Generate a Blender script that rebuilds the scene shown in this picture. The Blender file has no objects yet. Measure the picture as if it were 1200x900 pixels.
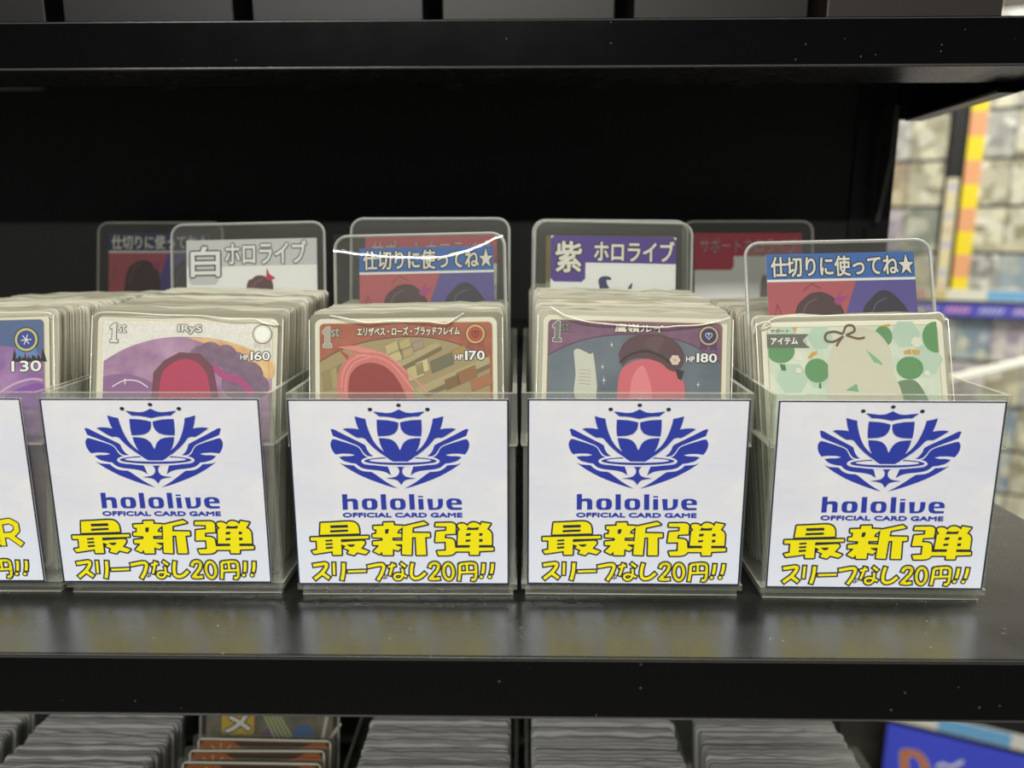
import bpy, bmesh, math, random
from mathutils import Vector, Matrix, Euler
random.seed(7)
SC = bpy.context.scene
COL = SC.collection
MM = 0.001
EYE = 1.35                      # camera height above the shop floor (m); all builders work in mm from the lens

def W(x, y, z):
    return Vector((x * MM, y * MM, EYE + z * MM))

# ------------------------------------------------------------------ camera
PITCH, YAW, ROLL = 0.1977, 0.01588, -0.0016
cam_d = bpy.data.cameras.new('camera')
cam = bpy.data.objects.new('camera', cam_d); COL.objects.link(cam)
cp, sp, cy, sy = math.cos(PITCH), math.sin(PITCH), math.cos(YAW), math.sin(YAW)
fwd = Vector((-sy * cp, cy * cp, -sp)); rgt = Vector((cy, sy, 0)); upv = rgt.cross(fwd)
r2 = rgt * math.cos(ROLL) + upv * math.sin(ROLL); u2 = -rgt * math.sin(ROLL) + upv * math.cos(ROLL)
cam.matrix_world = Matrix(((r2.x, u2.x, -fwd.x, 0), (r2.y, u2.y, -fwd.y, 0), (r2.z, u2.z, -fwd.z, EYE), (0, 0, 0, 1)))
cam_d.sensor_width = 36; cam_d.lens = 850 / 1200 * 36; cam_d.clip_start = 0.02; cam_d.clip_end = 30
cam_d.dof.use_dof = True; cam_d.dof.focus_distance = 0.272; cam_d.dof.aperture_fstop = 7.0
SC.camera = cam
SC.view_settings.view_transform = 'Standard'; SC.view_settings.look = 'None'
SC.view_settings.gamma = 1.0; SC.view_settings.exposure = -0.25
SC.cycles.transparent_max_bounces = 28
SC.cycles.max_bounces = 10

# ------------------------------------------------------------------ light: ceiling tubes over the aisles, dim bounce from the shop
world = bpy.data.worlds.new('shop_ambient'); SC.world = world; world.use_nodes = True
bg = world.node_tree.nodes['Background']; bg.inputs[0].default_value = (0.93, 0.97, 1.0, 1); bg.inputs[1].default_value = 0.14
def area(name, x, y, z, sx, sy, power, col, rot=(0, 0, 0)):
    d = bpy.data.lights.new(name, 'AREA'); d.shape = 'RECTANGLE'; d.size = sx; d.size_y = sy; d.energy = power; d.color = col
    o = bpy.data.objects.new(name, d); COL.objects.link(o); o.location = W(x, y, z); o.rotation_euler = rot
    return o
area('ceiling_tube_light', -150, -620, 1190, 1.3, 0.10, 30, (1.0, 0.985, 0.93))
area('ceiling_tube_light', -400, -1900, 1190, 1.3, 0.10, 60, (1.0, 0.985, 0.93))
area('ceiling_tube_light', 1100, 500, 1190, 1.3, 0.10, 60, (1.0, 0.965, 0.87))

# ------------------------------------------------------------------ helpers
def lin(c):
    c = c / 255.0
    return c / 12.92 if c <= 0.04045 else ((c + 0.055) / 1.055) ** 2.4
def RGB(r, g, b): return (lin(r), lin(g), lin(b), 1.0)
def sock(n, *names):
    for k in names:
        if k in n.inputs: return n.inputs[k]
MC = {}
def pm(name, rgb, rough=0.5, spec=0.5, metal=0.0):
    if name in MC: return MC[name]
    m = bpy.data.materials.new(name); m.use_nodes = True
    b = m.node_tree.nodes['Principled BSDF']
    b.inputs['Base Color'].default_value = RGB(*rgb); b.inputs['Roughness'].default_value = rough
    b.inputs['Metallic'].default_value = metal; sock(b, 'Specular IOR Level', 'Specular').default_value = spec
    MC[name] = m; return m
def ink(r, g, b): return pm('ink_%02x%02x%02x' % (r, g, b), (r, g, b), 0.45, 0.35)
def clear(name, tint, haze, hz, rough=0.06, grow=0.85, base=0.04, vary=None):
    """thin clear plastic: passes light, mirrors more at grazing angles, a little milky"""
    m = bpy.data.materials.new(name); m.use_nodes = True; nt = m.node_tree; N = nt.nodes; L = nt.links
    for n in list(N): N.remove(n)
    out = N.new('ShaderNodeOutputMaterial'); tr = N.new('ShaderNodeBsdfTransparent'); gl = N.new('ShaderNodeBsdfGlossy'); df = N.new('ShaderNodeBsdfDiffuse')
    tr.inputs[0].default_value = tint + (1,); gl.inputs['Roughness'].default_value = rough; df.inputs[0].default_value = RGB(*hz)
    lw = N.new('ShaderNodeLayerWeight'); lw.inputs[0].default_value = 0.5
    pw = N.new('ShaderNodeMath'); pw.operation = 'POWER'; pw.inputs[1].default_value = 4.5; L.new(lw.outputs['Facing'], pw.inputs[0])
    ma = N.new('ShaderNodeMath'); ma.operation = 'MULTIPLY_ADD'; ma.inputs[1].default_value = grow; ma.inputs[2].default_value = base; L.new(pw.outputs[0], ma.inputs[0])
    m1 = N.new('ShaderNodeMixShader'); m1.inputs[0].default_value = haze; L.new(tr.outputs[0], m1.inputs[1]); L.new(df.outputs[0], m1.inputs[2])
    m2 = N.new('ShaderNodeMixShader'); L.new(ma.outputs[0], m2.inputs[0]); L.new(m1.outputs[0], m2.inputs[1]); L.new(gl.outputs[0], m2.inputs[2])
    if vary:
        oi = N.new('ShaderNodeObjectInfo'); cr = N.new('ShaderNodeValToRGB'); cr.color_ramp.elements[0].color = RGB(*vary); cr.color_ramp.elements[1].color = RGB(*hz)
        L.new(oi.outputs['Random'], cr.inputs[0]); L.new(cr.outputs[0], df.inputs[0])
    L.new(m2.outputs[0], out.inputs[0]); return m

class G:
    """collects faces (mm) and links them as ONE mesh object"""
    def __init__(s): s.v = []; s.f = []; s.m = []; s.mats = []; s.smooth = []
    def mi(s, mat):
        if mat not in s.mats: s.mats.append(mat)
        return s.mats.index(mat)
    def face(s, pts, mat, smooth=False):
        k = len(s.v); s.v += [tuple(p) for p in pts]; s.f.append(tuple(range(k, k + len(pts)))); s.m.append(s.mi(mat)); s.smooth.append(smooth)
    def mesh(s, vs, fs, mat, smooth=False):
        k = len(s.v); s.v += [tuple(p) for p in vs]; i = s.mi(mat)
        for f in fs: s.f.append(tuple(k + a for a in f)); s.m.append(i); s.smooth.append(smooth)
    def box(s, x0, x1, y0, y1, z0, z1, mat, top=None):
        v = [(x0, y0, z0), (x1, y0, z0), (x1, y1, z0), (x0, y1, z0), (x0, y0, z1), (x1, y0, z1), (x1, y1, z1), (x0, y1, z1)]
        s.mesh(v, [(3, 2, 1, 0), (0, 1, 5, 4), (1, 2, 6, 5), (2, 3, 7, 6), (3, 0, 4, 7)], mat); s.mesh(v, [(4, 5, 6, 7)], top or mat)
    def prism(s, pts, y0, y1, mat, side=None):
        """outline in x,z pushed from y0 (front) to y1"""
        n = len(pts); v = [(x, y0, z) for x, z in pts] + [(x, y1, z) for x, z in pts]
        a = sum(pts[i][0] * pts[(i + 1) % n][1] - pts[(i + 1) % n][0] * pts[i][1] for i in range(n))
        f0 = tuple(range(n)); f1 = tuple(range(2 * n - 1, n - 1, -1)); sd = [((i + 1) % n, i, n + i, n + (i + 1) % n) for i in range(n)]
        if a < 0: f0 = f0[::-1]; f1 = f1[::-1]; sd = [q[::-1] for q in sd]
        s.mesh(v, [f0, f1], mat); s.mesh(v, sd, side or mat)
    def tube(s, path, r, mat, n=7, closed=False):
        P = [Vector(p) for p in path]; k = len(s.v); M_ = len(P)
        for i, p in enumerate(P):
            a = P[i - 1] if (i > 0 or closed) else P[i]; b = P[(i + 1) % M_] if (i < M_ - 1 or closed) else P[i]
            t = (b - a).normalized(); ref = Vector((0, 1, 0)) if abs(t.y) < 0.8 else Vector((1, 0, 0))
            e1 = t.cross(ref).normalized(); e2 = t.cross(e1)
            for j in range(n):
                q = p + e1 * (r * math.cos(2 * math.pi * j / n)) + e2 * (r * math.sin(2 * math.pi * j / n)); s.v.append(tuple(q))
        i0 = s.mi(mat)
        for i in range(M_ if closed else M_ - 1):
            for j in range(n):
                a, b = k + i * n, k + ((i + 1) % M_) * n
                s.f.append((a + j, b + j, b + (j + 1) % n, a + (j + 1) % n)); s.m.append(i0); s.smooth.append(True)
        if not closed:
            s.f.append(tuple(k + j for j in range(n))); s.m.append(i0); s.smooth.append(False)
            s.f.append(tuple(k + (M_ - 1) * n + j for j in range(n - 1, -1, -1))); s.m.append(i0); s.smooth.append(False)
    def data(s, name):
        me = bpy.data.meshes.new(name); me.from_pydata([(a * MM, b * MM, c * MM) for a, b, c in s.v], [], s.f)
        for m in s.mats: me.materials.append(m)
        for p, i, sm in zip(me.polygons, s.m, s.smooth): p.material_index = i; p.use_smooth = sm
        me.update(); return me
    def build(s, name, parent=None, loc=None, rot=None, bevel=0):
        return put(name, s.data(name), parent, loc, rot, bevel)

def put(name, me, parent=None, loc=None, rot=None, bevel=0):
    o = bpy.data.objects.new(name, me); COL.objects.link(o)
    if parent: o.parent = parent; o.location = Vector(loc) * MM if loc else (0, 0, 0)
    elif loc: o.location = W(*loc)
    if rot: o.rotation_euler = rot
    if bevel:
        b = o.modifiers.new('bevel', 'BEVEL'); b.width = bevel * MM; b.segments = 2; b.limit_method = 'ANGLE'; b.angle_limit = 0.7
    return o
def tag(o, label, cat, group=None, kind=None):
    o['label'] = label; o['category'] = cat
    if group: o['group'] = group
    if kind: o['kind'] = kind
    return o
def thing(name, label, cat, loc, rot=None, group=None):
    return tag(put(name, None, None, loc, rot), label, cat, group)
def structure(o): o['kind'] = 'structure'; return o
def rounded(w, h, r, z0=0.0, n=5, bottom=True):
    """rounded rectangle outline, x centred, z from z0 to z0+h"""
    o = []
    cs = [(w / 2 - r, z0 + h - r, 0), (-w / 2 + r, z0 + h - r, 90)]
    cs += [(-w / 2 + r, z0 + r, 180), (w / 2 - r, z0 + r, 270)] if bottom else []
    for cx, cz, a in cs:
        for k in range(n + 1):
            t = math.radians(a + 90 * k / n); o.append((cx + r * math.cos(t), cz + r * math.sin(t)))
    if not bottom: o += [(-w / 2, z0), (w / 2, z0)]
    return o
def smooth_path(p, n=5, closed=False):
    """Catmull-Rom through the points"""
    o = []; N = len(p); rng = N if closed else N - 1
    g = (lambda i: p[i % N]) if closed else (lambda i: p[max(0, min(N - 1, i))])
    for i in range(rng):
        a, b, c, d = g(i - 1), g(i), g(i + 1), g(i + 2)
        for k in range(n):
            t = k / n
            o.append(tuple(0.5 * (2 * b[q] + (c[q] - a[q]) * t + (2 * a[q] - 5 * b[q] + 4 * c[q] - d[q]) * t * t + (3 * b[q] - a[q] - 3 * c[q] + d[q]) * t ** 3) for q in range(len(b))))
    if not closed: o.append(tuple(p[-1]))
    return o

# ------------------------------------------------------------------ printed graphics: flat ink layers on a sheet (u right, v down, mm)
LAY = 0.035
_TX = {}
def text_shape(body, off):
    key = (body, off)
    if key not in _TX:
        c = bpy.data.curves.new('t', 'FONT'); c.body = body; c.size = 1.0; c.offset = off; c.resolution_u = 4
        o = bpy.data.objects.new('t', c); me = bpy.data.meshes.new_from_object(o)
        _TX[key] = ([(v.co.x, v.co.y) for v in me.vertices], [tuple(p.vertices) for p in me.polygons])
        bpy.data.objects.remove(o); bpy.data.curves.remove(c); bpy.data.meshes.remove(me)
    return _TX[key]
class Print(G):
    def __init__(s, ox=0.0, oz=0.0, y=0.0): super().__init__(); s.ox = ox; s.oz = oz; s.y = y; s.k = 0
    def p3(s, p, lay): return (p[0] + s.ox, s.y - lay * LAY - (s.k % 9) * 0.0032, s.oz - p[1])
    def poly(s, pts, lay, mat):
        n = len(pts); a = sum(pts[i][0] * pts[(i + 1) % n][1] - pts[(i + 1) % n][0] * pts[i][1] for i in range(n))
        if a > 0: pts = pts[::-1]
        s.k += 1
        s.face([s.p3(p, lay) for p in pts], mat)
    def rect(s, u0, v0, u1, v1, lay, mat): s.poly([(u0, v0), (u1, v0), (u1, v1), (u0, v1)], lay, mat)
    def ell(s, cu, cv, ru, rv, lay, mat, n=28, a0=0, a1=360):
        s.poly([(cu + ru * math.cos(math.radians(a0 + (a1 - a0) * k / n)), cv + rv * math.sin(math.radians(a0 + (a1 - a0) * k / n))) for k in range(n if a1 - a0 == 360 else n + 1)], lay, mat)
    def fat(s, pts, d, lay, mat):
        """the outline grown by d: quads and round joints along every edge"""
        n = len(pts)
        for i in range(n):
            s.seg(pts[i], pts[(i + 1) % n], 2 * d, lay, mat); 
            s.ell(pts[i][0], pts[i][1], d, d, lay, mat, 10)
    def seg(s, a, b, w, lay, mat):
        dx, dy = b[0] - a[0], b[1] - a[1]; L = math.hypot(dx, dy) or 1e-6; nx, ny = -dy / L * w / 2, dx / L * w / 2
        s.poly([(a[0] + nx, a[1] + ny), (b[0] + nx, b[1] + ny), (b[0] - nx, b[1] - ny), (a[0] - nx, a[1] - ny)], lay, mat)
    def stroke(s, pts, w, lay, mat, ext=0.0):
        pts = [tuple(p) for p in pts]
        if ext and pts[0] != pts[-1]:
            def push(a, b):
                L = math.hypot(a[0] - b[0], a[1] - b[1]) or 1e-6; return (a[0] + (a[0] - b[0]) / L * ext, a[1] + (a[1] - b[1]) / L * ext)
            pts = [push(pts[0], pts[1])] + pts[1:-1] + [push(pts[-1], pts[-2])]
        for i in range(len(pts) - 1): s.seg(pts[i], pts[i + 1], w, lay, mat)
        for p in pts[1:-1]: s.ell(p[0], p[1], w / 2, w / 2, lay, mat, 12)
        if pts[0] == pts[-1]: s.ell(pts[0][0], pts[0][1], w / 2, w / 2, lay, mat, 12)
    def text(s, body, u0, v0, u1, v1, lay, mat, bold=0.0, outline=0.0, omat=None, shear=0.0):
        """text fitted to the box u0..u1, v0..v1; bold and outline grow the strokes, as shares of the height"""
        vv, ff = text_shape(body, 0.0); H_ = (v1 - v0) * 1.1
        x0, x1 = min(p[0] for p in vv), max(p[0] for p in vv); y0, y1 = min(p[1] for p in vv), max(p[1] for p in vv)
        kx, ky = (u1 - u0) / (x1 - x0), (v1 - v0) / (y1 - y0)
        todo = [(bold, lay + 1, mat)]
        if outline: todo.insert(0, (bold + outline, lay, omat))
        for grow, l, m in todo:
            spots = [(0, 0)] + ([(math.cos(k * math.pi / 4), math.sin(k * math.pi / 4)) for k in range(8)] if grow else [])
            for a, b in spots:
                s.k += 1
                s.mesh([s.p3((u0 + (x - x0) * kx + shear * (y - y0) * ky + a * grow * H_, v1 - (y - y0) * ky + b * grow * H_), l) for x, y in vv], ff, m)
# traced outlines of the sign print (mm on the sheet)
AXU=38.285
EM={"dotC":[[0.01,2.03]],"dotS":[[9.87,3.5]],"crown":[[8.86,4.24],[7,4.46],[4.15,4.79],[2.38,4.61],[0.96,3.98],[0.33,3.46],[0.02,3.02],[0.11,6.83],[1.97,6.38],[3.41,6.13],[5.19,5.94],[6.8,5.91]],"sUL":[[7.67,7.13],[4.1,7.31],[1.95,7.68],[0.3,8.13],[0.35,9.06],[0.44,9.8],[0.67,10.51],[0.98,11.11],[1.43,11.63],[2.03,12.12],[2.92,12.49],[3.99,12.76],[5.78,12.91],[7.46,12.98],[7.67,11.49],[7.73,9.99],[7.72,8.5]],"sL":[[7.27,13.66],[5.41,13.73],[3.79,13.95],[2.7,14.29],[1.97,14.78],[1.24,15.53],[0.75,16.36],[0.38,17.3],[0.07,18.17],[0.08,22.15],[2.54,22.15],[4.01,20.71],[5.31,19.12],[6.24,17.31],[6.88,15.54]],"tall":[[15.29,5.91],[13.39,6.46],[11.6,6.83],[11.37,8.32],[11.03,9.62],[10.54,11.3],[9.9,12.98],[9.16,14.56],[8.24,15.99],[7.14,17.27],[5.86,18.36],[4.03,19.65],[2.54,22.15],[3.82,21.35],[4.92,20.52],[6.2,19.54],[7.48,18.55],[8.76,17.5],[10.04,16.25],[11.13,14.98],[12.05,13.85],[13.13,13.48],[14.56,13.55],[15.83,12.88],[17.09,12.05],[18.36,11.19],[19.51,10.49],[18.72,10.26],[17.83,10.15],[15.85,10.26],[13.99,10.56],[14.39,9.62],[14.69,8.69],[15.02,7.32]],"second":[[23.82,10.68],[23.2,10.45],[22.48,10.67],[20.5,11.76],[18.34,12.92],[15.45,14.42],[12.92,15.73],[12.01,16.29],[11.72,16.93],[11.53,17.69],[10.9,18.82],[10.17,19.66],[9.26,20.26],[10.7,20.34],[11.79,19.96],[12.52,19.2],[13.07,18.45],[13.69,17.39],[14.28,16.75],[15.07,16.26],[18.33,14.87],[21.21,13.74],[23.1,12.92]],"third":[[23.3,14.12],[22.29,14.2],[18.32,15.43],[16.16,16.19],[15.07,16.67],[14.35,17.13],[13.8,17.81],[13.06,19.2],[12.51,19.92],[11.96,20.38],[11.13,20.6],[12.32,20.91],[13.21,21.37],[13.71,21.98],[13.49,22.55],[12.83,23.04],[11.74,23.31],[10.29,23.5],[7.39,23.64],[4.57,23.87],[4.19,24.71],[3.92,25.47],[3.65,26.43],[3.34,27.27],[3.86,26.93],[4.44,26.54],[5.18,26.12],[5.91,25.86],[7.36,25.52],[9.18,25.29],[10.63,25.14],[11.72,24.99],[12.99,24.68],[13.9,24.34],[14.82,23.65],[15.55,22.93],[17.18,22.74],[19.36,22.14],[20.27,21.61],[20.82,21.11],[21.36,20.54],[19.73,20.24],[17.56,20.23],[16.48,20.04],[15.76,19.78],[17.57,19.4],[20.1,19.33],[21.54,19.48],[22.46,19.67],[23.06,18.99],[23.53,18.2],[23.94,17.14],[24.08,16.01],[23.94,15.06]],"bot":[[21.24,22.63],[19.71,23.28],[16.27,23.58],[15.64,24.27],[14.99,24.8],[14.07,25.33],[13.16,25.68],[11.71,25.87],[10.26,25.94],[9.34,26.51],[8.42,27.2],[6.77,28.47],[5.11,29.7],[3.27,30.85],[1.06,32.08],[2.34,31.77],[3.62,31.43],[5.82,30.7],[8.02,29.89],[10.94,28.74],[13.5,27.6],[15.7,26.41],[17.89,25.11],[19.71,23.85]],"stem":[[-0.03,24.01],[1.42,24.02],[0.86,24.43],[0.56,25.08],[0.47,25.77],[0.67,26.54],[1.34,27.38],[2.06,27.73],[3.15,27.96],[5.32,28.23],[3.32,28.42],[1.86,28.73],[1.05,29.15],[0.57,29.76],[0.22,30.65],[-0.02,31.69]]}
RING={"ro":[12.63,20.48,23.44],"ri":[10.75,20.97,22.57]}
KAN=[[[[9.28,44.9],[13.81,44.67],[17.83,44.4],[19.44,44.34],[20.55,44.44],[21.36,44.72],[22.06,45.3],[22.51,46.05],[22.72,46.91],[22.84,48.76],[8.87,49.3]],[[[12.71,45.86],[18.75,45.63],[18.85,46.45],[12.75,46.69]],[[12.61,47.7],[18.76,47.4],[18.8,48.01],[12.61,48.35]]]],[[[5.43,50.33],[14.83,50.08],[26.04,49.72],[26.05,50.68],[16.15,51.01],[16.18,56.92],[13.07,56.98],[12.98,55.55],[6.32,56.61],[5.61,55.47],[7.54,55.02],[7.55,51.57],[5.42,51.57]],[[[10.69,51.4],[13.06,51.18],[13.06,51.68],[10.73,51.84]],[[10.69,52.71],[13.06,52.53],[13.06,53.03],[10.73,53.19]],[[10.69,54.07],[13.06,53.86],[13.06,54.39],[10.73,54.62]]]],[[[16.16,52.15],[23.74,51.58],[24.35,51.73],[24.72,52.23],[24.56,52.77],[23.16,54.53],[25.91,55.57],[24.71,56.71],[21.76,55.96],[20.65,57.06],[18.31,56.41],[19.01,55.2],[17.08,54.37],[17.79,53.56],[16.16,52.91]],[[[18.29,53.12],[21.02,53],[20.42,53.71],[19.41,53.82]]]],[[[27.91,46.04],[31.58,45.87],[31.61,44.73],[35.12,44.61],[35.24,45.8],[38.26,45.9],[38.17,46.48],[36.59,47.74],[36.31,48.82],[37.72,48.93],[37.75,50.23],[34.53,50.35],[34.55,51.54],[38.28,51.64],[38.11,52.84],[35.59,52.95],[35.59,53.28],[37.43,54],[37.43,54.3],[36.44,55.36],[34.51,54.71],[34.49,57.01],[30.9,57.02],[30.57,55.6],[29.78,56.7],[27.64,55.61],[29.53,53.63],[29.52,53.19],[27.6,53.2],[27.58,51.89],[31.01,51.55],[31.1,50.47],[27.56,50.26],[27.55,49.17],[28.9,48.95],[29.03,47.33],[27.98,47.16]],[[[32.15,47.32],[33.26,47.14],[33.17,48.18],[32.78,48.83],[32.08,48.73]]]],[[[38.16,46.05],[38.86,46.07],[45.84,44.37],[47.17,45.33],[41.89,46.53],[41.64,48.59],[47.88,48.68],[47.92,50.09],[46.17,50.26],[46.4,56.96],[42.96,56.98],[42.89,50.21],[41.52,50.21],[41.14,56.98],[37.79,56.78],[38.09,51.86],[38.37,46.65]],[]],[[[50.07,44.89],[55.27,44.77],[56.08,44.88],[56.69,45.2],[57.08,45.84],[56.99,48.86],[53.32,49.09],[53.07,50.61],[54.88,50.71],[55.69,50.86],[56.31,51.25],[56.59,51.79],[56.82,54.19],[62.57,54.17],[62.63,55.59],[56.98,55.61],[56.5,56.27],[55.91,56.71],[55.11,56.93],[53.9,57.09],[50.86,57.1],[50.31,55.53],[53.53,55.3],[53.52,51.91],[49.79,52.04],[50.17,48.13],[53.78,47.79],[53.92,46.17],[49.91,46.08]],[]],[[[57.81,45.62],[58.29,45.19],[59.29,45.04],[60.29,45.19],[61.33,45.98],[61.8,45.29],[62.29,44.92],[62.88,44.68],[63.47,44.62],[64.18,44.72],[64.89,44.96],[65.51,45.39],[65.93,45.88],[66.37,44.63],[69.5,45.16],[68.19,47.21],[69.01,47.64],[69.54,48.24],[69.89,49.15],[69.88,53.16],[65.25,53.18],[65.29,54.16],[70.43,54.14],[70.48,55.23],[65.35,55.47],[65.21,56.9],[62.08,56.91],[61.84,53.52],[62.13,53.19],[57.69,53.21],[58,47.89],[58.77,47.24],[58.04,46.48]],[[[61.55,46.47],[62.16,46.64],[63.16,46.73],[64.36,46.66],[65.25,46.46],[64.99,47.33],[60.99,47.4]],[[60.94,48.85],[62.45,48.74],[62.08,49.56],[60.77,49.61]],[[65.56,48.73],[66.56,48.73],[66.49,49.48],[65.49,49.59]],[[60.64,51.24],[62.24,51.12],[62.17,51.67],[60.66,51.89]],[[65.46,51],[66.56,51],[66.49,51.76],[65.49,51.87]],[[57.01,53.64],[61.93,53.37],[61.96,53.95],[57.12,54.15]],[[65.56,53.29],[69.88,53.27],[69.91,53.88],[65.59,53.94]]]]]
STROKES=[[1.16,[[5.73,61.03],[8.24,60.62],[9.92,60.35],[10.54,60.58],[10.44,61.51],[9.77,62.68],[8.7,64.02],[6.02,66.27]]],[1.16,[[8.7,63.95],[9.92,64.91],[11.3,66.01]]],[0.87,[[13.2,60.01],[13.08,64.67]]],[1.16,[[16.71,60.09],[16.57,62.82],[16.27,64.82],[15.82,66.66]]],[0.81,[[18.11,63.41],[24.63,63.12]]],[1.1,[[25.28,61.52],[27.51,61.05],[29.33,60.67],[30.55,60.67],[31.08,61.26],[30.89,62.43],[30.15,64.43],[28.75,66.71]]],[0.26,[[30.84,65.03],[31.16,66.09]]],[0.26,[[31.47,64.69],[31.86,65.76]]],[0.81,[[32.71,61.59],[33.92,61.25],[35.29,60.98]]],[0.81,[[34.3,60.16],[33.99,61.75],[33.65,63.08],[33.07,64.82]]],[0.87,[[37.16,60.15],[38.9,61.47]]],[0.78,[[37.6,62.23],[37.81,63.4],[37.75,64.73],[37.37,65.73],[36.62,66.34],[35.7,66.41],[34.93,65.91],[34.76,65.14],[35.21,64.51],[36.12,64.27],[37.35,64.46],[39.14,65.39]]],[1.1,[[41.46,60.13],[41.02,62.05],[40.85,64.05],[41.1,65.38],[41.97,66.05],[43.2,65.97],[44.4,65.37],[45.95,63.86]]],[1.04,[[47.51,61.86],[47.93,60.7],[48.83,60.17],[49.9,60.16],[50.61,60.69],[50.71,61.68],[50.14,63.01],[48.96,64.52],[47.64,66.09],[49.32,66.25],[51.09,66.01]]],[0.93,[[58.4,60.59],[58.36,62.65],[58.22,64.64],[57.97,66.81]]],[0.93,[[58.46,60.59],[60.09,60.32],[62.21,60.12],[63.43,60.24],[64,60.8],[64.11,61.96],[64.12,64.29],[63.97,65.79],[63.39,66.56],[62.47,66.36]]],[0.81,[[60.86,60.39],[60.98,63.47]]],[0.81,[[58.34,63.71],[64.02,63.42]]],[1.04,[[66.93,60.23],[66.81,62.28],[66.52,64.11]]],[1.04,[[70.11,60.22],[69.97,62.27],[69.57,64.1]]],[0.99,[[56,63.32],[55.99,64],[55.88,64.65],[55.69,65.23],[55.44,65.72],[55.12,66.09],[54.76,66.32],[54.37,66.39],[53.98,66.32],[53.61,66.09],[53.26,65.73],[52.97,65.24],[52.74,64.66],[52.59,64.02],[52.53,63.34],[52.55,62.66],[52.66,62.01],[52.84,61.43],[53.1,60.95],[53.42,60.58],[53.78,60.36],[54.16,60.28],[54.55,60.35],[54.92,60.58],[55.26,60.94],[55.56,61.42],[55.78,62],[55.94,62.64],[56,63.32]]]]
DOTS=[[66.03,65.38],[69.05,65.36]]
LAT=[[[[17.32,34.19],[19.15,34.1],[19.16,35.99],[20.22,35.77],[21.7,35.76],[22.47,36.08],[22.82,36.8],[22.85,39.88],[21.02,39.93],[20.99,37.34],[20.78,36.89],[20.1,36.8],[19.5,36.9],[19.17,37.12],[19.19,39.93],[17.35,39.98]],[]],[[[28.19,35.75],[28.65,35.82],[29.07,36.05],[29.4,36.39],[29.62,36.84],[29.7,37.32],[29.71,38.36],[29.65,38.85],[29.44,39.3],[29.12,39.65],[28.71,39.88],[28.25,39.96],[25.7,39.96],[25.24,39.89],[24.82,39.66],[24.49,39.31],[24.27,38.87],[24.19,38.38],[24.18,37.34],[24.25,36.85],[24.45,36.41],[24.78,36.06],[25.19,35.83],[25.65,35.75]],[[[26.97,36.52],[27.18,36.55],[27.37,36.65],[27.52,36.81],[27.62,37.01],[27.66,37.24],[27.68,38.51],[27.65,38.73],[27.55,38.93],[27.4,39.09],[27.22,39.2],[27.01,39.23],[26.75,39.23],[26.54,39.2],[26.35,39.1],[26.2,38.94],[26.1,38.73],[26.06,38.51],[26.05,37.24],[26.08,37.02],[26.17,36.82],[26.32,36.66],[26.51,36.55],[26.72,36.52]]]],[[[30.88,34.16],[32.74,34.12],[32.88,39.9],[31.01,39.95]],[]],[[[38.1,35.72],[38.56,35.8],[38.98,36.02],[39.32,36.37],[39.54,36.81],[39.62,37.3],[39.64,38.34],[39.58,38.83],[39.38,39.27],[39.06,39.62],[38.65,39.85],[38.2,39.93],[35.65,39.94],[35.19,39.86],[34.77,39.64],[34.43,39.29],[34.21,38.84],[34.13,38.35],[34.11,37.31],[34.17,36.82],[34.37,36.38],[34.7,36.03],[35.1,35.81],[35.56,35.73]],[[[37.06,36.49],[37.27,36.53],[37.46,36.63],[37.61,36.79],[37.72,36.99],[37.75,37.21],[37.78,38.48],[37.75,38.7],[37.66,38.91],[37.51,39.07],[37.33,39.17],[37.12,39.21],[36.69,39.21],[36.48,39.17],[36.29,39.07],[36.14,38.91],[36.04,38.71],[36,38.48],[35.97,37.22],[36,36.99],[36.09,36.79],[36.24,36.63],[36.43,36.53],[36.64,36.49]]]],[[[40.86,34.14],[42.71,34.09],[42.87,39.87],[41.04,39.92]],[]],[[[44.04,34.76],[45.82,34.76],[45.83,35.3],[44.06,35.3]],[]],[[[44.07,35.85],[45.85,35.84],[46.01,39.86],[44.22,39.91]],[]],[[[47.2,35.84],[49.15,35.83],[49.25,39.18],[50.4,39.17],[50.93,38.72],[51.08,37.95],[51.01,35.83],[52.82,35.83],[52.81,37.95],[52.51,38.99],[51.68,39.67],[50.63,39.94],[47.75,40]],[]],[[[53.95,37.72],[54,36.72],[54.52,36.05],[55.56,35.68],[57.25,35.68],[58.53,35.9],[59.27,36.44],[59.47,37.25],[59.46,38.02],[55.86,38.03],[56.01,38.71],[56.62,39.07],[59.41,39.06],[59.45,39.92],[56.15,40.02],[54.86,39.71],[54.2,38.98]],[[[55.84,37.35],[55.94,36.72],[56.44,36.4],[57.07,36.4],[57.55,36.72],[57.66,37.35]]]]]
SUB=[[17.36,40.89],[59.43,42.6]]
DOTR=0.7799657039003883
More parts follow.
